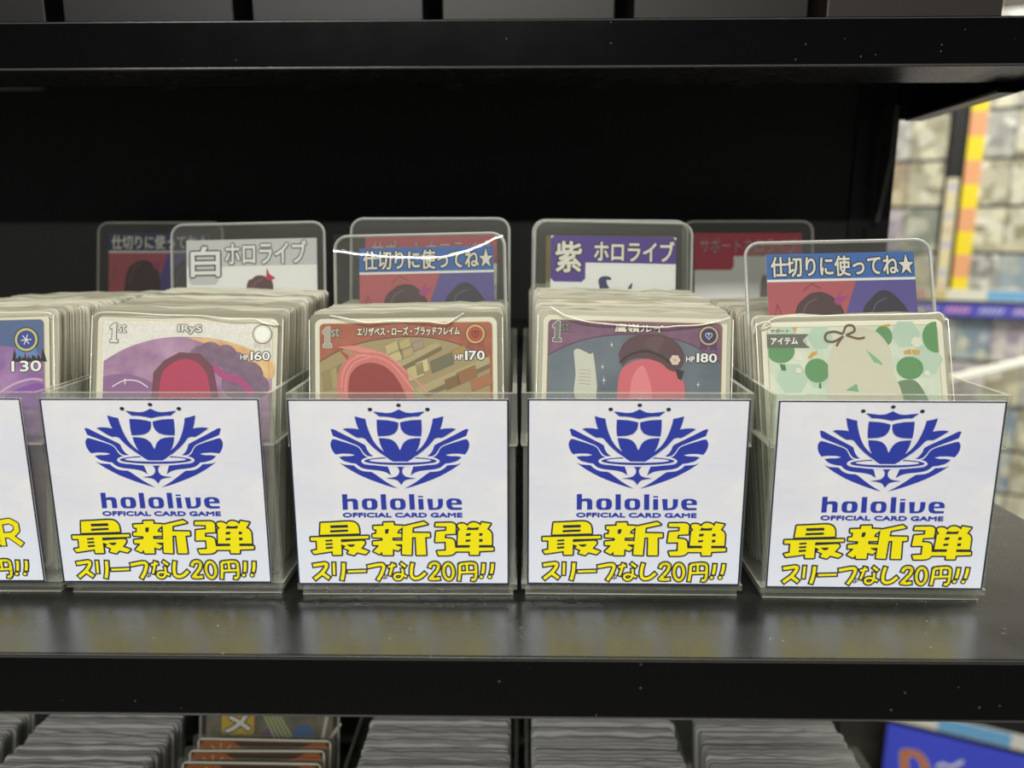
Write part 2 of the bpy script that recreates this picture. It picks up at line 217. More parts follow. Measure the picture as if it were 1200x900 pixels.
# ------------------------------------------------------------------ materials
def black_metal(name, base, rough, dust, spec=0.5):
    m = pm(name, base, rough, spec); nt = m.node_tree; N = nt.nodes; L = nt.links; b = N['Principled BSDF']
    tc = N.new('ShaderNodeTexCoord')
    nz = N.new('ShaderNodeTexNoise'); nz.inputs['Scale'].default_value = 55; nz.inputs['Detail'].default_value = 6; L.new(tc.outputs['Object'], nz.inputs['Vector'])
    mr = N.new('ShaderNodeMapRange'); mr.inputs['To Min'].default_value = rough * 0.82; mr.inputs['To Max'].default_value = rough * 1.22; L.new(nz.outputs[0], mr.inputs[0]); L.new(mr.outputs[0], b.inputs['Roughness'])
    vo = N.new('ShaderNodeTexVoronoi'); vo.inputs['Scale'].default_value = 210; L.new(tc.outputs['Object'], vo.inputs['Vector'])
    lt = N.new('ShaderNodeMath'); lt.operation = 'LESS_THAN'; lt.inputs[1].default_value = 0.075; L.new(vo.outputs['Distance'], lt.inputs[0])
    n2 = N.new('ShaderNodeTexNoise'); n2.inputs['Scale'].default_value = 40; L.new(tc.outputs['Object'], n2.inputs['Vector'])
    gt = N.new('ShaderNodeMath'); gt.operation = 'GREATER_THAN'; gt.inputs[1].default_value = 0.56; L.new(n2.outputs[0], gt.inputs[0])
    mu = N.new('ShaderNodeMath'); mu.operation = 'MULTIPLY'; L.new(lt.outputs[0], mu.inputs[0]); L.new(gt.outputs[0], mu.inputs[1])
    m2 = N.new('ShaderNodeMath'); m2.operation = 'MULTIPLY'; m2.inputs[1].default_value = dust; L.new(mu.outputs[0], m2.inputs[0])
    mx = N.new('ShaderNodeMixRGB'); mx.inputs[1].default_value = RGB(*base); mx.inputs[2].default_value = RGB(150, 148, 140); L.new(m2.outputs[0], mx.inputs[0]); L.new(mx.outputs[0], b.inputs['Base Color'])
    return m
SHELF_TOP = black_metal('black_shelf_enamel', (24, 24, 23), 0.27, 0.55, 1.0)
SHELF_TOP.node_tree.nodes['Principled BSDF'].inputs['IOR'].default_value = 1.88
BRK = pm('bracket_grey_black', (58, 58, 55), 0.35, 0.6)
EDGE = pm('shelf_edge_highlight', (72, 72, 69), 0.3, 0.9)  # lighter than the black steel: paints the highlight line along shelf edges
LIP = black_metal('black_shelf_lip', (10, 10, 11), 0.2, 0.3, 0.16)
STEEL = black_metal('black_rack_steel', (17, 17, 17), 0.42, 0.1)
BACK = black_metal('black_back_board', (31, 31, 29), 0.6, 0.05, 0.4)
ACRYL = clear('clear_acrylic', (0.93, 0.945, 0.93), 0.13, (190, 190, 180), 0.10)
ACEDGE = clear('acrylic_cut_edge', (0.8, 0.82, 0.8), 0.36, (215, 214, 200), 0.18)
FILM = clear('sleeve_film', (0.97, 0.975, 0.96), 0.035, (250, 248, 235), 0.12, 0.8, 0.035)
FILMB = clear('stacked_sleeve_film', (0.92, 0.925, 0.90), 0.50, (246, 243, 226), 0.16, 0.6, 0.05, (168, 164, 142))
FILMD = clear('thick_sleeve_film', (0.9, 0.9, 0.9), 0.46, (250, 250, 246), 0.16, 0.6, 0.06, (190, 190, 186))
HOLDER = clear('rigid_card_holder_plastic', (0.94, 0.945, 0.935), 0.028, (205, 203, 195), 0.05, 0.75, 0.035)
GFILM = clear('glossy_outer_film', (0.98, 0.98, 0.97), 0.01, (250, 250, 240), 0.035, 0.8, 0.05)
HEDGE = clear('card_holder_edge', (0.8, 0.8, 0.8), 0.42, (225, 225, 218), 0.15)
MOUTH = clear('sleeve_mouth_rim', (0.9, 0.9, 0.86), 0.62, (255, 254, 238), 0.12, 0.8, 0.1)
CARDW = pm('white_card_stock', (226, 222, 204), 0.55); CARDG = pm('grey_card_stock', (196, 192, 176), 0.55)
NAVY = ink(38, 44, 66); BLUE = ink(52, 66, 168); YEL = ink(255, 240, 22); WHITE = ink(245, 245, 242); BLACK = ink(28, 28, 30)
def sign_paper():
    m = pm('printed_sign_paper', (236, 238, 246), 0.5, 0.3); nt = m.node_tree; N = nt.nodes; L = nt.links; b = N['Principled BSDF']
    tc = N.new('ShaderNodeTexCoord'); mp = N.new('ShaderNodeMapping'); mp.inputs['Scale'].default_value = (1, 0, 1.6); L.new(tc.outputs['Object'], mp.inputs[0])
    vo = N.new('ShaderNodeTexVoronoi'); vo.inputs['Scale'].default_value = 130; vo.distance = 'MANHATTAN'; L.new(mp.outputs[0], vo.inputs['Vector'])
    cr = N.new('ShaderNodeValToRGB'); e = cr.color_ramp.elements; e[0].color = RGB(229, 230, 240); e[1].color = RGB(240, 240, 238); L.new(vo.outputs['Color'], cr.inputs[0])
    n2 = N.new('ShaderNodeTexNoise'); n2.inputs['Scale'].default_value = 38; L.new(mp.outputs[0], n2.inputs['Vector'])
    c2 = N.new('ShaderNodeValToRGB'); e = c2.color_ramp.elements; e[0].position = 0.38; e[0].color = RGB(226, 227, 241); e[1].position = 0.62; e[1].color = RGB(241, 240, 240); L.new(n2.outputs[0], c2.inputs[0])
    mx = N.new('ShaderNodeMixRGB'); mx.inputs[0].default_value = 0.5; L.new(cr.outputs[0], mx.inputs[1]); L.new(c2.outputs[0], mx.inputs[2])
    sx = N.new('ShaderNodeSeparateXYZ'); L.new(tc.outputs['Object'], sx.inputs[0])
    rg = N.new('ShaderNodeMapRange'); rg.inputs['From Min'].default_value = -0.042; rg.inputs['From Max'].default_value = -0.050; L.new(sx.outputs['Z'], rg.inputs[0])
    m3 = N.new('ShaderNodeMixRGB'); L.new(rg.outputs[0], m3.inputs[0]); L.new(mx.outputs[0], m3.inputs[1]); m3.inputs[2].default_value = RGB(233, 238, 248); L.new(m3.outputs[0], b.inputs['Base Color'])
    return m
PAPER = sign_paper()
def cloudy(name, a, b, scale, c=None):
    m = pm(name, a, 0.5, 0.35); nt = m.node_tree; N = nt.nodes; L = nt.links; bs = N['Principled BSDF']
    tc = N.new('ShaderNodeTexCoord'); nz = N.new('ShaderNodeTexNoise'); nz.inputs['Scale'].default_value = scale; nz.inputs['Detail'].default_value = 3; L.new(tc.outputs['Object'], nz.inputs['Vector'])
    cr = N.new('ShaderNodeValToRGB'); e = cr.color_ramp.elements; e[0].position = 0.35; e[0].color = RGB(*a); e[1].position = 0.65; e[1].color = RGB(*b)
    if c: x = e.new(0.5); x.color = RGB(*c)
    L.new(nz.outputs[0], cr.inputs[0]); L.new(cr.outputs[0], bs.inputs['Base Color']); return m

# ------------------------------------------------------------------ room shell
FZ = -EYE / MM
g = G(); g.box(-4500, 4500, -4500, 3400, FZ - 50, FZ, cloudy('grey_vinyl_floor', (120, 118, 114), (134, 131, 126), 3)); structure(g.build('floor', None, (0, 0, 0)))
g = G(); g.box(-4500, 4500, -4500, 3400, 1250, 1300, pm('dark_shop_ceiling', (62, 62, 60), 0.9)); structure(g.build('ceiling', None, (0, 0, 0)))
g = G(); g.box(-4500, 4500, 3300, 3400, FZ, 1250, pm('pale_shop_wall', (190, 188, 182), 0.9)); structure(g.build('wall_back', None, (0, 0, 0)))

# ------------------------------------------------------------------ the black shelf rack
XL, XR = -620, 226
ZS = -127.4                      # top of the shelf the boxes stand on
rack = thing('shelving_rack', 'black steel rack frame with dark back board behind the card boxes', 'rack', (0, 450, FZ), None)
RZ = -FZ
g = G(); g.box(XL, 196, 0, 6, 60, RZ + 640, BACK); g.build('back_panel', rack)
def upright(x0, x1):
    q = G(); q.box(x0, x1, -2, 30, 0, RZ + 660, STEEL)
    for z in range(-520, 640, 50): q.box(x0 + 8, x0 + 11, -2.2, -1.9, RZ + z, RZ + z + 26, pm('slot_black', (3, 3, 3), 0.9))
    return q.build('upright', rack, None, None, 0.8)
upright(195, 219); upright(XL - 24, XL)
g = G(); g.box(XL, 219, -240, 30, 0, 58, STEEL); g.build('plinth', rack, None, None, 1)

def shelf(label, z, y0, y1, lip, xr):
    """z top, y0 front edge; folded steel sheet with a lip and a return flange, side flange at the right"""
    o = thing('metal_shelf', label, 'shelf', (0, y0, z), None, 'black metal shelves')
    q = G(); q.box(XL, xr, 1.9, y1 - y0, -1.4, 0, SHELF_TOP); q.build('deck', o)
    q = G()
    q.box(XL, xr, 0, 1.4, -lip, 0.15, LIP); q.build('front_lip', o, None, None, 0.45)
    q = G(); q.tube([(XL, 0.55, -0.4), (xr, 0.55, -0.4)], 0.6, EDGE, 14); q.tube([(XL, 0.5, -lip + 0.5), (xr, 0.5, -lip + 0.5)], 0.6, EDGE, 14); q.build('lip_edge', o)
    q = G(); q.box(XL, xr, 1.4, 34, -lip, -lip + 1.2, SHELF_TOP); q.build('return_flange', o)
    for x in (XL + 0.2, xr - 1.6):
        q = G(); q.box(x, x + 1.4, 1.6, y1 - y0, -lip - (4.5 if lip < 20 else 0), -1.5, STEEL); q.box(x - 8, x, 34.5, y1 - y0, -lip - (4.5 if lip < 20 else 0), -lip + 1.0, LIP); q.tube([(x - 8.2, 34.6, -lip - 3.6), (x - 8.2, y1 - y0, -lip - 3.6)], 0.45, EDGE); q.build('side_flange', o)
    q = G()
    b0 = y1 - y0
    pts = [(b0 - 2, -lip + 2), (b0 - 16, -lip + 2), (b0 - 15, -lip - 28), (b0 - 5, -lip - 62), (b0 - 2, -lip - 62)]
    if lip < 20:
        q = G(); q.box(216, xr - 0.3, b0 - 4, b0, -lip - 4, -1.5, STEEL); q.build('rear_hook', o)
    for x in (xr - 24, XL + 6):
        v = [(x, a, c) for a, c in pts] + [(x + 3, a, c) for a, c in pts]; n = len(pts)
        q = G(); q.mesh(v, [tuple(range(n)), tuple(range(2 * n - 1, n - 1, -1))] + [((i + 1) % n, i, n + i, n + (i + 1) % n) for i in range(n)], BRK); q.build('bracket', o, None, None, 0.6)
    return o
shelf('long black metal shelf carrying the row of signed clear card boxes', ZS, 203, 446, 20.6, 231)
shelf('shallower black metal shelf overhead across the top', 90.2, 328, 446, 19.2, 231)
shelf('black metal shelf at the bottom under the grey card stacks', -345, 203, 446, 20.6, 231)

# ------------------------------------------------------------------ clear acrylic card boxes
def make_box(loc, label, group, rot=0.0, dep=184.6):
    o = thing('card_box', label, 'card box', loc, (0, 0, rot), group)
    def wall(q, x0, x1, y0, y1, z0, z1): q.box(x0, x1, y0, y1, z0, z1, ACRYL, ACEDGE)
    q = G(); q.box(-39.2, 39.2, 0.4, 2.4, 4.8, 56.6, ACRYL); q.box(-39.8, 39.8, 0, 1.9, 56.6, 57.4, ACEDGE); q.box(-39.8, 39.8, 0, 2.0, 57.4, 75.4, ACRYL, ACEDGE); q.build('front_panel', o)
    q = G(); q.box(-39.2, 39.2, dep - 2, dep, 4.8, 75.4, ACRYL, ACEDGE); q.build('back_panel', o)
    for s in (-1, 1):
        q = G(); xs = sorted((s * 37.6, s * 39.2)); xt = sorted((s * 38.2, s * 39.8)); xu = sorted((s * 37.6, s * 40.1))
        q.box(xs[0], xs[1], 2.5, dep - 2.1, 4.8, 56.6, ACRYL); q.box(xu[0], xu[1], 2.1, dep - 2.1, 56.6, 57.4, ACEDGE); q.box(xt[0], xt[1], 2.1, dep - 2.1, 57.4, 75.4, ACRYL, ACEDGE)
        q.build('side_panel', o)
    q = G(); q.box(-39.8, 39.8, 0.2, dep, 2.7, 4.7, ACRYL, ACEDGE); q.build('floor_plate', o)
    q = G(); q.box(-38.4, 38.4, 1.6, 3.2, 0.05, 2.65, ACRYL); q.box(-38.4, 38.4, dep - 3.6, dep - 1.6, 0.05, 2.65, ACRYL)
    q.box(-38.4, -36.8, 3.3, dep - 3.7, 0.05, 2.65, ACRYL); q.box(36.8, 38.4, 3.3, dep - 3.7, 0.05, 2.65, ACRYL)
    q.tube([(-38.4, 1.5, 0.3), (38.4, 1.5, 0.3)], 0.28, ACEDGE); q.build('base_rim', o)
    return o
BX = [-208.6, -126.9, -41.9, 39.2, 124.8]
BY = [242.8, 242.8, 242.4, 243.2, 241.3]
BR = [0.006, 0.006, 0.010, -0.004, -0.010]
names = ['clear acrylic card box at the left edge with a sign ending in R', 'clear acrylic card box holding the silver-headed purple card', 'clear acrylic card box holding the terracotta-headed card',
         'clear acrylic card box holding the mauve-headed card', 'clear acrylic card box holding the pale green card, last before the shelf end']
for x, y, r, n in zip(BX, BY, BR, names): make_box((x, y, ZS + 0.02), n, 'clear boxes on the main shelf', r)

# ------------------------------------------------------------------ price signs on the box fronts
def make_sign(loc, label, rot, big=True):
    p = Print(-38, 0, 0); p.box(-38, 38, 0, 0.35, -68.34, 0, PAPER)
    for a in ((0, 0, 76, 0.55), (0, 67.8, 76, 68.34), (0, 0, 0.55, 68.34), (75.45, 0, 76, 68.34)): p.rect(*a, 1, NAVY)
    o = p.build('price_sign', None, loc, (0, 0, rot)); tag(o, label, 'price sign', 'price signs on the box fronts')
    e = Print(-38, 0, 0)
    def both(k, lay, mat, sm=1):
        for s in (-1, 1): e.poly([(AXU + s * (-0.06 if d < 0.34 and k in AXIAL else d), v) for d, v in EM[k]], lay, mat)
    AXIAL = ('crown', 'sL', 'stem')
    for k in ('second', 'third', 'bot'): both(k, 1, BLUE)
    (ro, t0, t1), (ri, i0, i1) = RING['ro'], RING['ri']
    e.ell(AXU, (t0 + t1) / 2, ro + 0.75, (t1 - t0) / 2 + 0.65, 2, PAPER, 40)
    e.ell(AXU, (t0 + t1) / 2, ro, (t1 - t0) / 2, 3, BLUE, 48); e.ell(AXU, (i0 + i1) / 2, ri, (i1 - i0) / 2, 4, PAPER, 48)
    e.poly([(AXU - 6.1, 18), (AXU - 5.6, 20.5), (AXU - 2.9, 22.55), (AXU + 2.9, 22.55), (AXU + 5.6, 20.5), (AXU + 6.1, 18)], 5, PAPER)
    both('tall', 6, BLUE); both('sL', 6, BLUE); both('sUL', 6, BLUE); both('crown', 6, BLUE); both('stem', 6, BLUE)
    e.ell(AXU, EM['dotC'][0][1], DOTR, DOTR * 0.72, 6, NAVY); d, v = EM['dotS'][0]
    for s in (-1, 1): e.ell(AXU + s * d, v, DOTR, DOTR * 0.75, 6, NAVY)
    e.build('emblem', o, (0, 0, 0))
    t = Print(-38, 0, 0)
    for out, holes in LAT:
        t.poly(out, 1, BLUE)
        for h in holes: t.poly(h, 2, PAPER)
    t.text('OFFICIAL CARD GAME', SUB[0][0], SUB[0][1] + 0.25, SUB[1][0], SUB[1][1] + 0.1, 0, BLUE, 0.095)
    t.build('title_lettering', o, (0, 0, 0))
    t = Print(-38, 0, 0)
    if big:
        for out, holes in KAN:
            t.fat(out, 0.58, 1, NAVY); t.poly(out, 1.0, NAVY)
            t.poly(out, 2.5, YEL)
            for h in holes: t.poly(h, 3.5, NAVY); t.fat(h, 0.1, 3.5, NAVY)
    else:
        for dx in (0.0, -8.0, -16.0):
            R_ = [[(62.3 + dx, 45.2), (62.8 + dx, 54.4)], [(62.3 + dx, 45.6), (66 + dx, 45.0), (68.2 + dx, 46.3), (68.3 + dx, 48.6), (66.6 + dx, 50.2), (63 + dx, 50.6)], [(65 + dx, 50.2), (69.6 + dx, 54.0)]]
            for r_ in R_: t.stroke(r_, 2.6, 1, NAVY, 0.45)
            for r_ in R_: t.stroke(r_, 1.75, 2.5, YEL)
    t.build('headline_lettering', o, (0, 0, 0))
    t = Print(-38, 0, 0)
    for w, pts in STROKES: t.stroke(pts, w + 1.1 if w > 0.4 else w + 0.6, 1, NAVY, 0.54 if w > 0.4 else 0.3)
    for u, v in DOTS: t.ell(u, v, 1.05, 1.0, 1, NAVY)
    for w, pts in STROKES: t.stroke(pts, w, 2.5, YEL if w > 0.4 else WHITE)
    for u, v in DOTS: t.ell(u, v, 0.58, 0.54, 2.5, YEL)
    t.build('price_lettering', o, (0, 0, 0))
    return o
SX = [-212.0, -129.02, -43.01, 39.53, 124.53]; SY = [243.4, 243.7, 243.2, 244.28, 242.0]
sl = ['white sign at the left edge, its headline ending in yellow R letters', 'white price sign under the silver-headed purple card', 'white price sign under the terracotta-headed card', 'white price sign under the mauve-headed card', 'white price sign under the pale green card']
for i in range(5): make_sign((SX[i], BY[i] - 0.75, -53.8), sl[i], BR[i], i > 0)
# ------------------------------------------------------------------ sleeved cards
FLOOR_IN = ZS + 4.75             # inside floor of a box
SW, SH, CW, CH = 71.6, 97.0, 67.5, 94.0
def sleeve_outline(seed, amp):
    rnd = random.Random(seed); r = 2.2
    o = [(-SW / 2, 0.0), (SW / 2, 0.0)]
    for k in range(5):
        t = math.radians(90 * k / 4); o.append((SW / 2 - r + r * math.cos(t), SH - r + r * math.sin(t) + rnd.uniform(-amp, amp) * 0.4))
    for k in range(1, 8): o.append((SW / 2 - SW * k / 8, SH + rnd.uniform(-amp, amp)))
    for k in range(5):
        t = math.radians(90 + 90 * k / 4); o.append((-SW / 2 + r + r * math.cos(t), SH - r + r * math.sin(t) + rnd.uniform(-amp, amp) * 0.4))
    return o
def stack_meshes(film, body, t):
    cards, sl = [], []
    for i in range(6):
        g = G(); g.prism([(x, z + 1.2) for x, z in rounded(CW, CH, 2.6, 0, 3)], t * 0.34, t * 0.66, body[i % len(body)]); cards.append(g.data('card_body'))
        g = G(); g.prism(sleeve_outline(i + 3, 0.6), 0, t, film); sl.append(g.data('sleeve_body'))
    return cards, sl
CARDT = pm('tan_card_edge', (205, 196, 165), 0.55)
ST_CARD, ST_SLEEVE = stack_meshes(FILMB, [CARDW, CARDG, CARDW, CARDT], 0.95)
def stack(cx, ys, lean, label, group, meshes=None, zf=None, jx=0.5, jz=0.9, grow=0.0, roll=0.0):
    cards, sl = meshes or (ST_CARD, ST_SLEEVE); zf = FLOOR_IN if zf is None else zf
    root = put('trading_card', cards[0]); tag(root, label, 'card', group); child = put('sleeve', sl[0], root)
    for i, y in enumerate(ys):
        if i: 
            r_ = root.copy(); COL.objects.link(r_); c_ = child.copy(); COL.objects.link(c_); c_.parent = r_
        else: r_, c_ = root, child
        k = random.randrange(6); r_.data = cards[k]; c_.data = sl[(k * 5 + 2) % 6]
        r_.location = W(cx + random.uniform(-jx, jx), y, zf + 0.56 + abs(roll) * 36 + random.uniform(0, jz) + grow * i)
        r_.rotation_euler = (-math.radians(lean), roll + random.uniform(-0.004, 0.004), 0)
SP = 1.4
def ys(a, b, sp=SP): return [a + k * sp for k in range(int((b - a) / sp) + 1)]
GEN = 'true of every card edge-on there'
stack(-208.5, ys(249.2, 337), 12, 'one of the sleeved cards packed edge-on in the left edge box', 'cards packed in the left edge box', roll=-0.02)
stack(-127.6, ys(250.4, 316), 12, 'one of the sleeved cards packed edge-on behind the silver-headed purple card', 'cards packed behind the silver-headed card', grow=0.08, roll=0.018)
stack(-42.4, ys(248.6, 281), 12, 'one of the sleeved cards between the terracotta-headed card and its divider', 'cards before the divider in the terracotta card box', roll=-0.012)
stack(-42.6, ys(290.5, 305.5), 12, 'one of the sleeved cards between the two dividers of the terracotta card box', 'cards between dividers in the terracotta card box', jx=0.6)
stack(38.9, ys(248.6, 311), 12, 'one of the sleeved cards packed edge-on behind the mauve-headed card', 'cards packed behind the mauve-headed card', grow=0.08, roll=0.02)
stack(39.4, ys(350, 360), 12, 'one of the sleeved cards behind the purple-banner divider, at the box rear', 'rear cards behind the purple-banner divider', grow=0.5)
stack(125.3, ys(248.4, 252.0), 17, 'one of the few sleeved cards between the pale green card and its divider', 'cards before the divider in the pale green card box', roll=-0.02)
stack(125.7, ys(262, 330), 17, 'one of the sleeved cards packed behind the divider in the rightmost box', 'cards behind the divider in the rightmost box', jx=0.25, roll=-0.02)

# ------------------------------------------------------------------ the five front cards, printed, each in its own clear sleeve
def Zm(x0, y0, k): return lambda s: [((float(a) - x0) / k, (float(b) - y0) / k) for a, b in (t.split(',') for t in s.split())]
def front_card(loc, lean, label, paint, mouth, stock=CARDW, roll=0.0):
    g = G(); g.prism([(x, z + 1.2) for x, z in rounded(CW, CH, 2.6, 0, 5)], 0.35, 0.75, stock)
    o = g.build('trading_card', None, (loc[0], loc[1], loc[2] + 0.45 + abs(roll) * 36), (-math.radians(lean), roll, 0)); tag(o, label, 'card', 'front cards of the boxes')
    p = Print(-CW / 2, CH + 1.2, 0.30); paint(p)
    for a, q in p.parts.items(): q.build(a, o, (0, 0, 0))
    g = G(); out = sleeve_outline(int(abs(loc[0])), 0.3); g.prism(out, 0, 1.0, FILM)
    for s in (-1, 1): g.tube([(s * SW / 2, -0.02, 0.3), (s * SW / 2, -0.02, SH - 2)], 0.16, MOUTH)
    s = g.build('sleeve', o, (0, 0, 0))
    g = G(); g.tube([(x - CW / 2, -0.25 - 0.9 * b, CH + 1.2 - v) for (x, v), b in [(q, abs(math.sin(3 * k))) for k, q in enumerate(smooth_path(mouth, 6))]], 0.27, MOUTH); g.build('sleeve_mouth', s, (0, 0, 0))
    return o
class Multi:
    """prints split in named parts of one card"""
def parts(p, *names):
    p.parts = {}
    for n in names:
        q = Print(p.ox, p.oz, p.y); p.parts[n] = q
    return [p.parts[n] for n in names]
def first(t, u, v, mat, om=WHITE, k=1.0):
    """the 1st mark"""
    one = [(0.2, 1.6), (1.7, 0.1), (2.6, 0.1), (2.5, 6.3), (3.2, 6.4), (3.2, 7.4), (0.4, 7.4), (0.4, 6.4), (1.0, 6.3), (1.1, 2.1), (0.2, 2.3)]
    one = [(u + a * k, v + b * k) for a, b in one]; t.fat(one, 0.30, 4, om); t.fat(one, 0.12, 4.6, BLACK); t.poly(one, 5.5, mat)
    t.text('st', u + 3.3 * k, v + 0.5 * k, u + 6.3 * k, v + 3.6 * k, 5, mat, 0.03, 0.05, BLACK)
def medal(t, u, v, r, rim, core, rib):
    for s in (-1, 1): t.poly([(u + s * 0.1 * r, v + 0.8 * r), (u + s * 0.85 * r, v + 0.7 * r), (u + s * 0.95 * r, v + 1.65 * r), (u + s * 0.55 * r, v + 1.35 * r), (u + s * 0.2 * r, v + 1.6 * r)], 4, rib)
    t.ell(u, v, r * 1.08, r * 1.08, 4.8, BLACK); t.ell(u, v, r, r, 5.5, rim); t.ell(u, v, r * 0.8, r * 0.8, 6.2, core)
def heart(t, u, v, r, mat):
    h = [(u, v + 0.55 * r), (u - 0.5 * r, v), (u - 0.45 * r, v - 0.35 * r), (u - 0.2 * r, v - 0.4 * r), (u, v - 0.1 * r), (u + 0.2 * r, v - 0.4 * r), (u + 0.45 * r, v - 0.35 * r), (u + 0.5 * r, v)]
    t.stroke(h + [h[0]], 0.26, 7, mat); t.seg((u, v - 0.5 * r), (u, v + 0.2 * r), 0.25, 7, mat)
def hp(t, num, z, k=1.0):
    (u0, v0), (u1, v1) = z
    t.text('HP', u0, v1 - (v1 - v0) * 0.62, u0 + (u1 - u0) * 0.27, v1, 4, WHITE, 0.03, 0.12, BLACK)
    ws = [0.5 if c == '1' else 1.0 for c in num]; x = u0 + (u1 - u0) * 0.31; unit = (u1 - x) / sum(ws)
    for c, w_ in zip(num, ws):
        t.text(c, x + (0.13 if c == '1' else 0.07) * unit, v0, x + (w_ - (0.13 if c == '1' else 0.07)) * unit, v1, 4, WHITE, 0.03, 0.1, BLACK); x += w_ * unit
GOLD = pm('gold_foil_line', (196, 168, 96), 0.4, 0.5)
def frame(q, header, edge=GOLD, m=1.6):
    pts = [(CW / 2 + x, CH / 2 - (z - CH / 2)) for x, z in rounded(CW - 2 * m, CH - 2 * m, 1.8, m, 5)]
    q.poly(pts, 1, edge)
    pts = [(CW / 2 + x, CH / 2 - (z - CH / 2)) for x, z in rounded(CW - 2 * m - 0.5, CH - 2 * m - 0.5, 1.6, m + 0.25, 5)]
    q.poly(pts, 1.6, header)
def arc_art(a, top, mat, m=1.85, lay=2.4): a.poly(top + [(CW - m, CH - m), (m, CH - m)], lay, mat)

SILVER = cloudy('silver_foil_header', (222, 220, 210), (236, 234, 226), 900)
def paint_silver(p):
    f, a, t = parts(p, 'card_frame', 'artwork', 'card_lettering'); Z = Zm(35, 72, 15.63)
    frame(f, SILVER, ink(226, 205, 150))
    arc_art(a, smooth_path(Z('75,340 200,265 350,212 480,192 600,190 720,198 850,225 960,265 1065,330')), cloudy('violet_cloud_art', (150, 112, 152), (196, 158, 188), 70, (176, 138, 170)))
    a.poly(smooth_path(Z('560,192 720,200 900,240 1065,325 1065,420 960,400 860,330 740,250')), 3, cloudy('amber_sky_art', (222, 168, 120), (238, 205, 140), 160))
    for x in range(5): a.seg(*Z('%d,%d %d,%d' % (760 + x * 70, 215 + x * 22, 770 + x * 70, 300 + x * 30)), 0.12, 3.4, ink(190, 130, 70))
    for cu, cv, r in ((700, 290, 75), (790, 300, 70), (640, 300, 60), (850, 350, 80), (930, 410, 85), (980, 470, 70), (870, 450, 100)): a.ell(*Z('%d,%d' % (cu, cv))[0], r / 15.63, r / 15.63, 3.6, cloudy('slate_plum_art', (118, 94, 118), (136, 110, 132), 300))
    a.poly(smooth_path(Z('75,430 200,412 320,440 420,500 420,560 75,560')), 3.6, ink(146, 104, 150))
    a.poly(Z('360,560 370,400 430,330 520,280 640,285 720,360 760,560'), 4.2, ink(122, 62, 84))
    a.poly(smooth_path(Z('400,620 415,430 460,360 540,320 620,335 680,400 705,500 720,620')), 4.8, ink(184, 62, 96))
    a.poly(smooth_path(Z('600,360 660,400 690,500 650,560 620,480')), 5.4, ink(204, 96, 140))
    a.stroke(smooth_path(Z('380,420 430,345 520,298 620,300 700,350')), 0.9, 5.4, ink(110, 72, 76))
    a.stroke(smooth_path(Z('720,360 800,420 880,440 950,520')), 2.6, 4.2, ink(176, 74, 132))
    a.stroke(smooth_path(Z('130,490 200,452 280,455 340,490')), 0.35, 5.4, WHITE); a.stroke(Z('205,440 205,475'), 0.3, 5.4, WHITE)
    SV = ink(226, 226, 214); DG = ink(128, 124, 112)
    first(t, *Z('105,115')[0], SV, DG); (u0, v0), (u1, v1) = Z('508,120 645,170')
    t.text('IRyS', u0, v0, u1, v1, 4, SV, 0.03, 0.1, DG)
    medal(t, *Z('1003,165')[0], 3.4, ink(228, 224, 206), ink(250, 250, 240), ink(214, 206, 190)); hp(t, '160', Z('878,268 1052,316'))
M1 = Zm(35, 72, 15.63)
front_card((-127.3, 248.9, FLOOR_IN), 12, 'silver-headed trading card with purple cloud art, marked 160', paint_silver, M1('15,85 60,60 200,58 420,66 640,66 820,84 960,80 1010,100 1100,112 1060,85'), roll=0.02)

